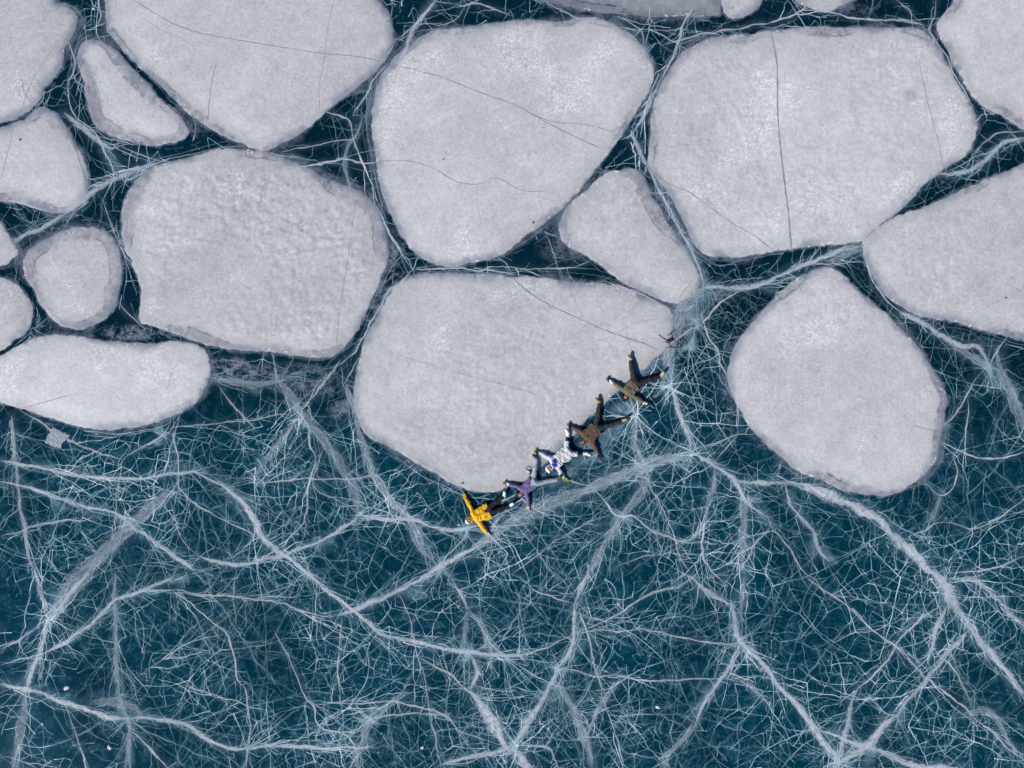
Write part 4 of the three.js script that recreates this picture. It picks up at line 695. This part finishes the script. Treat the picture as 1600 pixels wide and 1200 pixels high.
  const trunk = [cap(neck, chest, 0.056, 0.08), cap(SL, SR, 0.07), cap(chest, hip, 0.10, 0.10), cap(HL, HR, 0.095), cap(SL, EL, 0.05, 0.042), cap(EL, WL, 0.04, 0.028), cap(SR, ER, 0.05, 0.042), cap(ER, WR, 0.04, 0.028), cap(HL, KL, 0.075, 0.055), cap(KL, AL, 0.052, 0.036), cap(HR, KR, 0.075, 0.055), cap(KR, AR, 0.052, 0.036)];
  const bodyGeos = [headGeo, ...eyes, paint(solid(trunk, 0.04, 0.014), () => tone)];
  const hands = [['L', WL, EL, o.handL], ['R', WR, ER, o.handR]].map(([, w, e, spec]) => {
    const dir = J(spec.to, 0.05).sub(w).normalize(), th = C.clone().addScaledVector(dir, -C.dot(dir)).normalize(), up = new THREE.Vector3().crossVectors(dir, th); if (up.y < 0) up.negate();
    return { spec, w, dir, up, th };
  });
  for (const h of hands) if (!h.spec.mat) bodyGeos.push(paint(solid(handPrims(h.w, h.dir, h.up, h.th, 1), 0.008, 0.0042), () => tone));
  bodyGeos.forEach((g) => { g.deleteAttribute('uv'); });
  mesh('body', mergeGeometries(bodyGeos.map((g) => g.index ? g : g)), SKIN, root);
  const handNames = [];
  for (const h of hands) if (h.spec.mat) {
    const g = mesh(h.spec.name || 'glove', solid(handPrims(h.w.clone().addScaledVector(h.dir, -0.01), h.dir, h.up, h.th, 1.38).concat([cap(h.w.clone().addScaledVector(h.dir, -0.07), h.w, 0.054, 0.044)]), 0.008, 0.0055), h.spec.mat, root);
    if (h.spec.label) g.userData.label = h.spec.label;
    if (h.spec.cuff) mesh('cuff', solid([cap(h.w.clone().addScaledVector(h.dir, -0.05), h.w.clone().addScaledVector(h.dir, 0.03), 0.068, 0.062)], 0.01, 0.008), h.spec.cuff, g);
  }

  // jacket: shell round trunk and arms, cut straight at hem and cuffs, with folds
  const aL = SL.clone().lerp(chest, 0.25), aR = SR.clone().lerp(chest, 0.25), past = spine.clone().multiplyScalar(0.10);
  const jp = [cap(SL, SR, 0.088 * b), cap(chest, hemC.clone().add(past), 0.128 * b, 0.122 * b), cap(aL, hemL.clone().addScaledVector(across, 0).lerp(hemC, 0.20).add(past), 0.112 * b), cap(aR, hemR.clone().lerp(hemC, 0.20).add(past), 0.112 * b), cap(SL, EL, 0.092 * b, 0.080 * b), cap(EL, WL, 0.080 * b, 0.068), cap(SR, ER, 0.092 * b, 0.080 * b), cap(ER, WR, 0.080 * b, 0.068), cap(neck, chest, 0.076, 0.10)];
  const dL = WL.clone().sub(EL).normalize(), dR = WR.clone().sub(ER).normalize(), quilt = o.quilt || 0, ph = o.hips[0];
  const jf = (d, x, y, z) => {
    if (d < 0.07 && d > -0.07) {
      const s = (x - chest.x) * spine.x + (z - chest.z) * spine.z, t = (x - chest.x) * across.x + (z - chest.z) * across.z, out = clamp((Math.abs(t) - 0.18) / 0.08);
      const along = out * Math.abs(t) * 1.0 + (1 - out) * s, side = mix(t, s, out);
      d += (o.crease || 0.030) * (vn3(x * 8 + ph, y * 8, z * 8) - 0.5) + 0.020 * (o.crease || 0.030) / 0.03 * (vn(along * 26 + 3 * vn(side * 9, ph), side * 7 + ph) - 0.5) + 0.010 * (vn3(x * 27, y * 27, z * 27 + ph) - 0.5);
      d += quilt * (0.5 - Math.abs(Math.sin(along * 34 + 1.6 * vn(side * 6 + ph, along * 3)))) + 0;
    }
    d = cut3(d, x, y, z, hemC, spine, 0.55); d = cut3(d, x, y, z, WL, dL, 0.14); return cut3(d, x, y, z, WR, dR, 0.14);
  };
  const jacket = mesh(o.jacketName || 'jacket', solid(jp, 0.05, 0.0105, jf), o.jacket, root);
  const ju = union(jp, 0.05), topY = (f, x, z) => { let y = 0.6; while (y > 0 && f(x, y, z) > 0) y -= 0.002; return y; }, jtop = (x, z) => topY((a, c, e) => jf(ju(a, c, e), a, c, e), x, z);
  if (o.zip) {
    const pts = []; for (let i = 0; i <= 14; i++) { const p = neck.clone().lerp(hemC, 0.16 + 0.83 * i / 14); pts.push(V(p.x, jtop(p.x, p.z) + 0.003, p.z)); }
    mesh('zip', new THREE.TubeGeometry(new THREE.CatmullRomCurve3(pts), 40, 0.009, 6), o.zip, jacket);
    for (const sd of [-1, 1]) {
      const p0 = hemC.clone().addScaledVector(spine, -0.17).addScaledVector(across, sd * 0.07), q = []; for (let i = 0; i <= 5; i++) { const p = p0.clone().addScaledVector(across, sd * 0.11 * i / 5).addScaledVector(spine, 0.05 * i / 5); q.push(V(p.x, jtop(p.x, p.z) + 0.001, p.z)); }
      mesh('pocket_flap', new THREE.TubeGeometry(new THREE.CatmullRomCurve3(q), 16, 0.012, 6), o.jacket, jacket);
    }
    childNames(jacket);
  }
  if (o.belt) mesh('belt', solid([cap(hemL.clone().lerp(hemC, 0.3).addScaledVector(spine, 0.02), hemR.clone().lerp(hemC, 0.3).addScaledVector(spine, 0.02), 0.112)], 0.02, 0.012), o.belt, root);

  // trousers
  const tp = [cap(HL, HR, 0.118), cap(HL, KL, lr * 1.28, lr), cap(KL, AL, lr, lr * 0.88), cap(HR, KR, lr * 1.28, lr), cap(KR, AR, lr, lr * 0.88), cap(hip.clone().addScaledVector(spine, -0.12), hip, 0.11)];
  const gL = AL.clone().sub(KL).normalize(), gR = AR.clone().sub(KR).normalize();
  const tf = (split) => (d, x, y, z) => {
    if (d < 0.06 && d > -0.06) { d += 0.024 * (vn3(x * 10 + 40, y * 10, z * 10 + ph) - 0.5) + 0.014 * (vn3(x * 24, y * 12, z * 24 + ph) - 0.5); }
    if (!split) { d = cut3(d, x, y, z, AL, gL, 0.16); return cut3(d, x, y, z, AR, gR, 0.16); }
    return d;
  };
  if (o.gaiter) {                                                  // suit legs end below the knee, dark trousers show under them
    const eL = KL.clone().lerp(AL, 0.12), eR = KR.clone().lerp(AR, 0.12);
    mesh('trousers', solid(tp, 0.04, 0.0105, (d, x, y, z) => { d = tf(true)(d, x, y, z); d += quilt * 0.8 * (0.5 - Math.abs(Math.sin((x * spine.x + z * spine.z) * 30))) * (d < 0.05 ? 1 : 0); d = cut3(d, x, y, z, eL, gL, 0.45); return cut3(d, x, y, z, eR, gR, 0.45); }), o.trousers, root);
    for (const [k, a, g] of [[KL, AL, gL], [KR, AR, gR]]) mesh('leggings', solid([cap(k, a, 0.066, 0.056)], 0.02, 0.0095, (d, x, y, z) => { d += 0.014 * (vn3(x * 22, y * 22, z * 22) - 0.5); return cut3(d, x, y, z, a, g, 0.12); }), o.gaiter, root);
  } else mesh('trousers', solid(tp, 0.04, 0.0105, tf(false)), o.trousers, root);

  // boots: shaft, heel, instep, toe, and a sole of another tone
  for (const [A, g, toe] of [[AL, gL, o.legL[3]], [AR, gR, o.legR[3]]]) {
    const t = J(toe, 0.165).sub(A); t.addScaledVector(g, -t.dot(g) * 0.75).normalize();
    const heel = A.clone().addScaledVector(g, 0.055).addScaledVector(t, -0.035), ball = A.clone().addScaledVector(g, 0.068).addScaledVector(t, 0.135), tip = A.clone().addScaledVector(g, 0.072).addScaledVector(t, 0.20);
    const boot = mesh('boot', solid([cap(A.clone().addScaledVector(g, -0.06), A.clone().addScaledVector(g, 0.03), 0.066, 0.064), cap(heel, A.clone().addScaledVector(g, 0.05).addScaledVector(t, 0.03), 0.056, 0.057), cap(A.clone().addScaledVector(g, 0.045).addScaledVector(t, 0.03), ball, 0.057, 0.052), cap(ball, tip, 0.052, 0.045)], 0.03, 0.0075), o.boots, root);
    const n = g.clone().addScaledVector(t, -g.dot(t)).normalize(), w = new THREE.Vector3().crossVectors(n, t), off = 0.045;
    mesh('sole', solid([-1, 1].flatMap((q) => [cap(heel.clone().addScaledVector(n, off).addScaledVector(w, 0.016 * q), ball.clone().addScaledVector(n, off).addScaledVector(w, 0.026 * q), 0.021), cap(ball.clone().addScaledVector(n, off).addScaledVector(w, 0.022 * q), tip.clone().addScaledVector(n, off).addScaledVector(w, 0.012 * q), 0.021, 0.019)]), 0.02, 0.007), o.soles, boot);
  }

  // head wear and hair
  const skull = (gr) => [ell(hc(0.024, -0.010, 0), ax, [0.108 + gr, 0.097 + gr, 0.078 + gr]), ell(hc(-0.045, 0.010, 0), ax, [0.075 + gr, 0.060 + gr, 0.062 + gr])];
  const opening = union([cap(hc(0.012, 0.05, 0), hc(-0.05, 0.06, 0), 0.072, 0.062), cap(hc(0.012, 0.12, 0), hc(-0.05, 0.13, 0), 0.090, 0.076)], 0.02);
  if (o.hair) {
    mesh('hair', solid(skull(0.012).slice(0, 1).concat((o.hair.locks || []).map(([u, f, s, u2, f2, s2, r]) => cap(hc(u, f, s), hc(u2, f2, s2), r, r * 0.7))), 0.025, 0.007, (d, x, y, z) => { d += 0.012 * (vn3(x * 45, y * 30, z * 45) - 0.5); return Math.max(d, -opening(x, y, z)); }), o.hair.mat, root);
  }
  if (o.hood) mesh('hood', solid(skull(0.036).concat([cap(hc(-0.05, -0.03, 0), neck, 0.105, 0.095)]), 0.04, 0.0085, (d, x, y, z) => { d += 0.014 * (vn3(x * 20, y * 20, z * 20) - 0.5); d = Math.max(d, -opening(x, y, z)); if (o.hood.back) d = cut3(d, x, y, z, hc(o.hood.back, 0, 0), C); return d; }), o.hood.mat, root);
  if (o.hat) {
    const hat = mesh(o.hat.name, solid(skull(0.046).slice(0, 1), 0.02, 0.007, (d, x, y, z) => { d += 0.012 * (vn3(x * 34, y * 34, z * 34) - 0.5); return cut3(d, x, y, z, hc(o.hat.front, 0, 0), C.clone().negate().addScaledVector(F, o.hat.lean || 0.4).normalize()); }), o.hat.mat, root);
    if (o.hat.pompom) mesh('pompom', solid([ell(hc(0.10, 0.03, o.hat.pompom), ax, [0.055, 0.055, 0.055])], 0.01, 0.007, (d, x, y, z) => d + 0.022 * (vn3(x * 50, y * 50, z * 50) - 0.5)), o.hat.mat, hat);
  }
  if (o.scarf) mesh('scarf', solid(o.scarf.px.map(([x0, y0, x1, y1, r]) => { const A = J([x0, y0], 0), B = J([x1, y1], 0); A.y = Math.max(jtop(A.x, A.z), 0.2) - 0.01; B.y = Math.max(jtop(B.x, B.z), 0.2) - 0.01; return cap(A, B, r, r * 0.9); }), 0.03, 0.008, (d, x, y, z) => d + 0.022 * (vn3(x * 26, y * 26, z * 26) - 0.5)), o.scarf.mat, root);
  if (o.glasses) {
    const lens = [0.032, -0.032].map((s) => ell(hc(0.004, 0.099, s), ax, [0.020, 0.007, 0.026]));
    mesh('sunglasses', solid(lens.concat([cap(hc(0.010, 0.108, -0.012), hc(0.010, 0.108, 0.012), 0.004), cap(hc(0.010, 0.098, 0.056), hc(0.006, 0.0, 0.084), 0.004), cap(hc(0.010, 0.098, -0.056), hc(0.006, 0.0, -0.084), 0.004)]), 0.006, 0.0042), cloth('dark_lens', 0.012, 0.010, 0.010, 0.15), root);
  }
  childNames(root);
  return root;
}

const BLACK = cloth('black_cloth', 0.018, 0.016, 0.020), WHITE = cloth('white_cloth', 0.78, 0.77, 0.76), SOLE = cloth('grey_sole', 0.30, 0.29, 0.28), DARKSOLE = cloth('dark_sole', 0.05, 0.045, 0.04);
makePerson({
  label: 'person in bright yellow hooded jacket and black trousers lying on the dark ice', bulk: 0.95,
  head: [734, 811.5], neck: [742, 806], armL: [[739.5, 799], [732.5, 786.5], [728, 778.5]], armR: [[746, 812], [755, 824], [760.5, 831]],
  handL: { to: [726, 774.5], mat: cloth('yellow_mitten', 0.85, 0.42, 0.005), label: 'yellow glove' }, handR: { to: [765.5, 837], mat: cloth('pale_glove', 0.62, 0.56, 0.60), label: 'pale glove' },
  hips: [764, 797], hem: [[761.5, 786.5], [768, 808]], legL: [[764.5, 792], [776, 783], [786.5, 775.5], [790.5, 767.5]], legR: [[767, 800.5], [782, 795], [796, 789.5], [803, 785.5]],
  jacket: cloth('yellow_shell', 0.92, 0.50, 0.004, 0.6), trousers: cloth('black_trousers', 0.016, 0.014, 0.020), boots: WHITE, soles: SOLE, zip: cloth('dark_zip', 0.10, 0.06, 0.01),
  hood: { mat: cloth('yellow_hood', 0.92, 0.50, 0.004, 0.6), back: 0.03 }, hat: { name: 'hat', mat: cloth('white_fleece', 0.86, 0.85, 0.84), front: 0.045, lean: 0.35 }, hair: { mat: cloth('dark_hair', 0.02, 0.012, 0.01) }, turn: -0.1, legRadius: 0.086,
});
makePerson({
  label: 'person in purple jacket and pale jeans with long black hair', bulk: 0.88,
  head: [813, 771.2], neck: [817.5, 766.5], armL: [[814.5, 762], [805, 758.5], [795, 756]], armR: [[821.5, 767.5], [825, 779], [825.5, 790]],
  handL: { to: [787.5, 753.5], mat: cloth('olive_glove', 0.14, 0.13, 0.05), cuff: WHITE, label: 'olive glove with white cuff' }, handR: { to: [825, 799], mat: cloth('beige_glove', 0.55, 0.52, 0.46), label: 'pale beige glove' },
  hips: [833.5, 752.5], hem: [[828, 746.5], [839, 758.5]], legL: [[832.5, 749], [836, 731], [837.8, 716.5], [834, 709.5]], legR: [[837.5, 755.5], [855, 751], [870.5, 748.5], [876, 744]],
  jacket: cloth('purple_shell', 0.175, 0.135, 0.30, 0.75), trousers: cloth('pale_denim', 0.36, 0.45, 0.47), boots: cloth('grey_boot', 0.085, 0.085, 0.08), soles: DARKSOLE, belt: cloth('navy_band', 0.012, 0.018, 0.045),
  hair: { mat: cloth('black_hair', 0.012, 0.009, 0.011, 0.5), locks: [[0.08, -0.06, 0.03, 0.20, -0.10, 0.06, 0.05], [0.08, -0.06, -0.03, 0.19, -0.10, -0.05, 0.05], [0.0, -0.03, 0.07, 0.12, -0.09, 0.12, 0.045], [0.0, -0.03, -0.07, 0.10, -0.09, -0.12, 0.04]] }, turn: 0.15, legRadius: 0.085, quilt: 0.010,
});
makePerson({
  label: 'person in white quilted suit with blue scarf, white hat and green gloves', bulk: 1.0,
  head: [858.5, 730.5], neck: [864, 726.5], armL: [[862, 717], [850.5, 710.5], [842.5, 707]], armR: [[870.5, 728.5], [876.5, 738.5], [881.5, 745.5]],
  handL: { to: [836.5, 704.5], mat: cloth('green_glove', 0.20, 0.26, 0.02), label: 'lime green glove' }, handR: { to: [887, 751.5], mat: cloth('green_glove', 0.30, 0.38, 0.02), label: 'lime green glove' },
  hips: [888, 706], hem: [[880, 699], [891.5, 714]], legL: [[884.5, 700.5], [885.5, 690], [887.5, 678.5], [885.5, 667]], legR: [[891.5, 708.5], [900, 708.3], [914, 708], [922.5, 709.5]],
  jacket: cloth('white_quilt', 0.68, 0.68, 0.69), trousers: cloth('white_quilt_legs', 0.66, 0.66, 0.68), boots: WHITE, soles: cloth('white_sole', 0.7, 0.69, 0.66), gaiter: cloth('black_leggings', 0.014, 0.014, 0.018),
  hood: { mat: cloth('white_hood', 0.8, 0.8, 0.8), back: 0.0 }, hat: { name: 'hat', mat: WHITE, front: 0.035, lean: 0.35, pompom: -0.10 }, hair: { mat: cloth('brown_hair', 0.03, 0.014, 0.008) },
  scarf: { mat: cloth('blue_scarf', 0.006, 0.035, 0.42, 0.7), px: [[864.5, 719, 867.5, 726.5, 0.06], [867, 719, 868, 722, 0.04], [863.5, 725, 866, 728, 0.045]] }, quilt: 0.008, crease: 0.05, legRadius: 0.092,
});
makePerson({
  label: 'person in brown hooded coat, sunglasses and black mittens on the ice', bulk: 1.06,
  head: [910.5, 689.5], neck: [914.5, 685.5], armL: [[911, 677], [901.5, 671.5], [893.5, 667]], armR: [[923.5, 689], [929.5, 700], [935, 709]],
  handL: { to: [886, 661], mat: BLACK, label: 'black glove' }, handR: { to: [939, 716], mat: BLACK, label: 'black glove' },
  hips: [932, 668], hem: [[925.5, 663], [938, 675]], legL: [[930, 664.5], [934, 646.5], [936, 630], [931, 618.5]], legR: [[936, 669], [955, 663], [970.5, 657.5], [978.5, 654.5]],
  jacket: cloth('brown_coat', 0.13, 0.080, 0.052), trousers: cloth('slate_trousers', 0.030, 0.032, 0.042), boots: cloth('tan_boot', 0.42, 0.29, 0.10), soles: cloth('tan_sole', 0.36, 0.26, 0.12),
  hood: { mat: cloth('brown_hood', 0.13, 0.080, 0.052), back: 0.16 }, hair: { mat: cloth('dark_hair', 0.02, 0.012, 0.01) }, glasses: true, legRadius: 0.090, quilt: 0.008,
});
makePerson({
  label: 'person in olive green jacket and wide black trousers with dark beanie', bulk: 1.02,
  head: [976, 621], neck: [979.5, 616.5], armL: [[974, 608.5], [962.5, 601.5], [954.5, 596]], armR: [[984.5, 615.5], [996.5, 623], [1008, 629.5]],
  handL: { to: [950, 592.5], mat: cloth('black_glove', 0.02, 0.018, 0.018), cuff: WHITE, label: 'black glove with white cuff' }, handR: { to: [1015, 631.5], mat: cloth('black_glove', 0.02, 0.018, 0.018), cuff: WHITE, label: 'black glove with white cuff' },
  hips: [994, 599.5], hem: [[984.5, 595.5], [998.5, 607]], legL: [[991, 596], [987, 578], [985.3, 563], [980.5, 554]], legR: [[998, 599], [1015, 593], [1030, 588.5], [1037.5, 582.5]],
  jacket: cloth('olive_shell', 0.165, 0.145, 0.085), trousers: cloth('black_ski_trousers', 0.022, 0.018, 0.022), boots: cloth('beige_boot', 0.50, 0.42, 0.26), soles: cloth('beige_sole', 0.42, 0.36, 0.24),
  hat: { name: 'beanie', mat: cloth('dark_beanie', 0.022, 0.012, 0.015), front: 0.025, lean: 0.45 }, hair: { mat: cloth('dark_hair', 0.02, 0.012, 0.01) }, legRadius: 0.098, quilt: 0.009, crease: 0.042,
});

// ------------------------------------------------------------------ quadcopter in the air above the big floe's edge
{
  const high = 12, k = 1 - high / EYE, D = (px, py, y = 0) => V((px - 1047) / PX * k, y, (py - 531.3) / PX * k);
  const root = new THREE.Group(); root.name = 'drone'; root.position.set(wx(1047) * k, high, wz(531.3) * k); scene.add(root);
  tag(root, 'small dark quadcopter drone with four thin arms over the big floe', 'drone');
  const dark = cloth('dark_plastic', 0.030, 0.027, 0.032, 0.5), prop = cloth('propeller_plastic', 0.06, 0.06, 0.065, 0.5);
  const f = V(10, 0, -5.2).normalize(), s = V(5.2, 0, 10).normalize(), at = (a, b, y) => V(f.x * a + s.x * b, y, f.z * a + s.z * b);
  mesh('body', solid([ell(at(-0.005, 0, 0), [f, V(0, 1, 0), s], [0.085, 0.034, 0.040]), cap(at(-0.065, 0, 0.006), at(0.06, 0, 0.002), 0.030, 0.032), cap(at(-0.05, 0, 0.028), at(0.02, 0, 0.028), 0.020)], 0.02, 0.004), dark, root);
  mesh('camera_gimbal', solid([cap(at(0.078, -0.012, -0.030), at(0.078, 0.012, -0.030), 0.017), cap(at(0.075, 0, -0.005), at(0.078, 0, -0.03), 0.008)], 0.006, 0.003), dark, root);
  const tips = [[1035, 527.4, -0.055, -0.02, 0], [1049, 519.5, 0.055, -0.02, 0.012], [1061.5, 536.2, 0.055, 0.02, 0.012], [1050, 542.6, -0.055, 0.02, 0]];
  tips.forEach(([px, py, a, b, y], i) => {
    const tip = D(px, py, y + 0.01), from = at(a, b, y), arm = mesh('arm', solid([cap(from, tip, 0.011, 0.009), cap(tip.clone().add(V(0, -0.012, 0)), tip.clone().add(V(0, 0.016, 0)), 0.0145), cap(tip, tip.clone().add(V(0, -0.05, 0)), 0.006, 0.004)], 0.008, 0.0035), dark, root);
    const ang = 0.6 + i * 1.9, c = tip.clone().add(V(0, 0.032, 0));
    const blade = new THREE.BufferGeometry(), P = [], I = [];
    for (const q of [-1, 1]) for (let j = 0; j <= 8; j++) { const t = j / 8, r = 0.012 + 0.105 * t, w = 0.012 * Math.sin(Math.PI * (0.15 + 0.8 * t)) + 0.002, ca = Math.cos(ang) * q, sa = Math.sin(ang) * q, tw = 0.006 * (1 - t); for (const [e, h] of [[-1, -tw], [1, tw]]) for (const th of [-0.0008, 0.0008]) P.push(ca * r - sa * w * e, h + th, sa * r + ca * w * e); if (j) { const o = P.length / 3 - 8; I.push(o, o + 2, o + 4, o + 4, o + 2, o + 6, o + 1, o + 5, o + 3, o + 3, o + 5, o + 7, o, o + 4, o + 1, o + 1, o + 4, o + 5, o + 2, o + 3, o + 6, o + 3, o + 7, o + 6); } }
    blade.setAttribute('position', new THREE.Float32BufferAttribute(P, 3)); blade.setIndex(I); blade.translate(c.x, c.y, c.z); blade.computeVertexNormals();
    mesh('propeller', blade, prop, arm);
  });
  childNames(root);
}

// ------------------------------------------------------------------ small things lying about
{
  const x = wx(827.5), z = wz(736), root = new THREE.Group(), y0 = groundAt(x, z); root.name = 'camera_with_strap'; root.position.set(x, y0, z); scene.add(root);
  tag(root, 'small dark and white camera with a looped grey strap, beside the pale jeans', 'camera');
  const px = (a, b, y) => V(wx(a) - x, y, wz(b) - z), strap = cloth('grey_strap', 0.10, 0.095, 0.12), darkb = cloth('dark_camera_shell', 0.02, 0.016, 0.016, 0.5);
  const loop = []; for (let i = 0; i < 28; i++) { const a = i / 28 * Math.PI * 2; loop.push(px(826 + 3.6 * Math.cos(a) + 0.3 * Math.cos(3 * a), 731.6 + 3.3 * Math.sin(a), 0.018 + 0.008 * Math.sin(2 * a))); }
  mesh('strap', new THREE.TubeGeometry(new THREE.CatmullRomCurve3(loop, true), 90, 0.011, 7, true), strap, root);
  mesh('strap_tail', new THREE.TubeGeometry(new THREE.CatmullRomCurve3([px(829, 734, 0.02), px(830.2, 736.5, 0.06), px(829, 739.5, 0.05), px(828, 743, 0.03), px(825.5, 744.6, 0.015)]), 40, 0.010, 7), strap, root);
  mesh('camera_body', solid([-1, 1].flatMap((q) => [cap(px(827.2, 739, 0.03 + 0.018 * q), px(830.2, 736.2, 0.03 + 0.018 * q), 0.030)]).concat([cap(px(829.6, 738.6, 0.05), px(830.4, 739.6, 0.05), 0.026)]), 0.012, 0.005), darkb, root);
  mesh('lens_cloth', solid([cap(px(825.2, 736.2, 0.035), px(827.4, 737.4, 0.05), 0.034, 0.024)], 0.01, 0.005, (d, a, b, c) => d + 0.02 * (vn3(a * 40, b * 40, c * 40) - 0.5)), WHITE, root);
}
reseed(616);
function chunk(label, category, name, px, py, size, flat, r, g, b, n = 3) { // a lumpy bit of snow or stone
  const x = wx(px), z = wz(py), root = new THREE.Group(), y0 = groundAt(x, z); root.name = numbered(name); root.position.set(x, y0, z); scene.add(root);
  tag(root, label, category);
  const P = []; for (let i = 0; i < n; i++) P.push(ell(V(rr(-0.6, 0.6) * size, flat * size * 0.5, rr(-0.6, 0.6) * size), [V(1, 0, 0), V(0, 1, 0), V(0, 0, 1)], [size * rr(0.4, 0.7), size * flat * rr(0.7, 1), size * rr(0.35, 0.6)]));
  const o = rnd() * 90;
  mesh(name === 'stone' ? 'rock' : 'lump', solid(P, flat < 0.1 ? size * 0.04 : size * 0.3, size / (flat < 0.1 ? 26 : 14), (d, a, e, c) => d + size * (flat < 0.1 ? 0.05 : 0.35) * (vn3(a * 3.5 / size + o, e * 3.5 / size, c * 3.5 / size) - 0.5) + size * (flat < 0.1 ? 0.03 : 0.18) * (vn3(a * 9 / size + o, e * 9 / size, c * 9 / size) - 0.5)), cloth(category + '_surface', r, g, b, 0.9), root);
}
{ // a square-cornered pane of packed snow, frayed at its edges
  const root = new THREE.Group(); root.name = 'snow_patch'; root.position.set(wx(89), 0.004, wz(686)); scene.add(root);
  tag(root, 'pale square patch of snow on dark ice under the long low frosty floe', 'snow patch');
  const ca = Math.cos(0.5), sa = Math.sin(0.5);
  const f = (x, y, z) => { const u = x * ca + z * sa, v = z * ca - x * sa, q = Math.max(Math.abs(u) - 0.33, Math.abs(v) - 0.29) * 0.7 + 0.10 * (vn(u * 4 + 3, v * 4) - 0.5) + 0.03 * (vn(u * 17, v * 17) - 0.5) + 0.05 * (vn(u * 41, v * 38) - 0.5); return Math.max(q, Math.abs(y) - 0.016 - 0.02 * (vn(x * 12, z * 12) - 0.5)); };
  mesh('snow', nets(f, V(-0.62, -0.05, -0.62), V(0.62, 0.06, 0.62), 0.012), cloth('patch_snow', 0.36, 0.395, 0.45, 0.95), root);
}
for (const [label, px, py, s] of [['bright white crumb of snow near the left edge of the open ice, low down', 104, 1074, 0.13], ['long white crumb of snow low on the left by the bottom edge', 172, 1168, 0.12], ['tiny white snow crumb close to the lower left corner', 66, 1131, 0.05], ['white snow crumb on the dark ice, low and right of the middle', 1028, 1106, 0.11], ['white snow crumb at the bottom edge, left of the middle', 660, 1169, 0.09], ['pale snow crumb on dark ice right of the lone floe with people to its left', 1268, 742, 0.06], ['small white snow crumb on the ice just left of the yellow jacket', 717, 820, 0.05], ['white snow crumb in the dark gap right of the upper left corner floe', 146, 14, 0.07]])
  chunk(label, 'snow crumb', 'snow_crumb', px, py, s * 0.75, 0.16, 0.86, 0.86, 0.87, 4);
for (const [label, px, py, s, c] of [['small dark stone on the big central floe, up-left of the yellow jacket', 723.5, 755, 0.045, [0.04, 0.04, 0.05]], ['tiny dark stone lying on the right-edge floe', 1570, 466, 0.035, [0.05, 0.05, 0.05]], ['small brown stone near the lower tip of the frosty egg-shaped floe', 833, 349, 0.055, [0.20, 0.15, 0.09]], ['tiny grey stone on the half-seen left floe near its dark crack', 32, 219, 0.04, [0.16, 0.16, 0.17]], ['tiny grey stone in the middle of the frosty egg-shaped floe', 692, 249, 0.04, [0.2, 0.2, 0.2]]])
  chunk(label, 'stone', 'stone', px, py, s, 0.6, ...c, 3);

renderer.render(scene, camera);
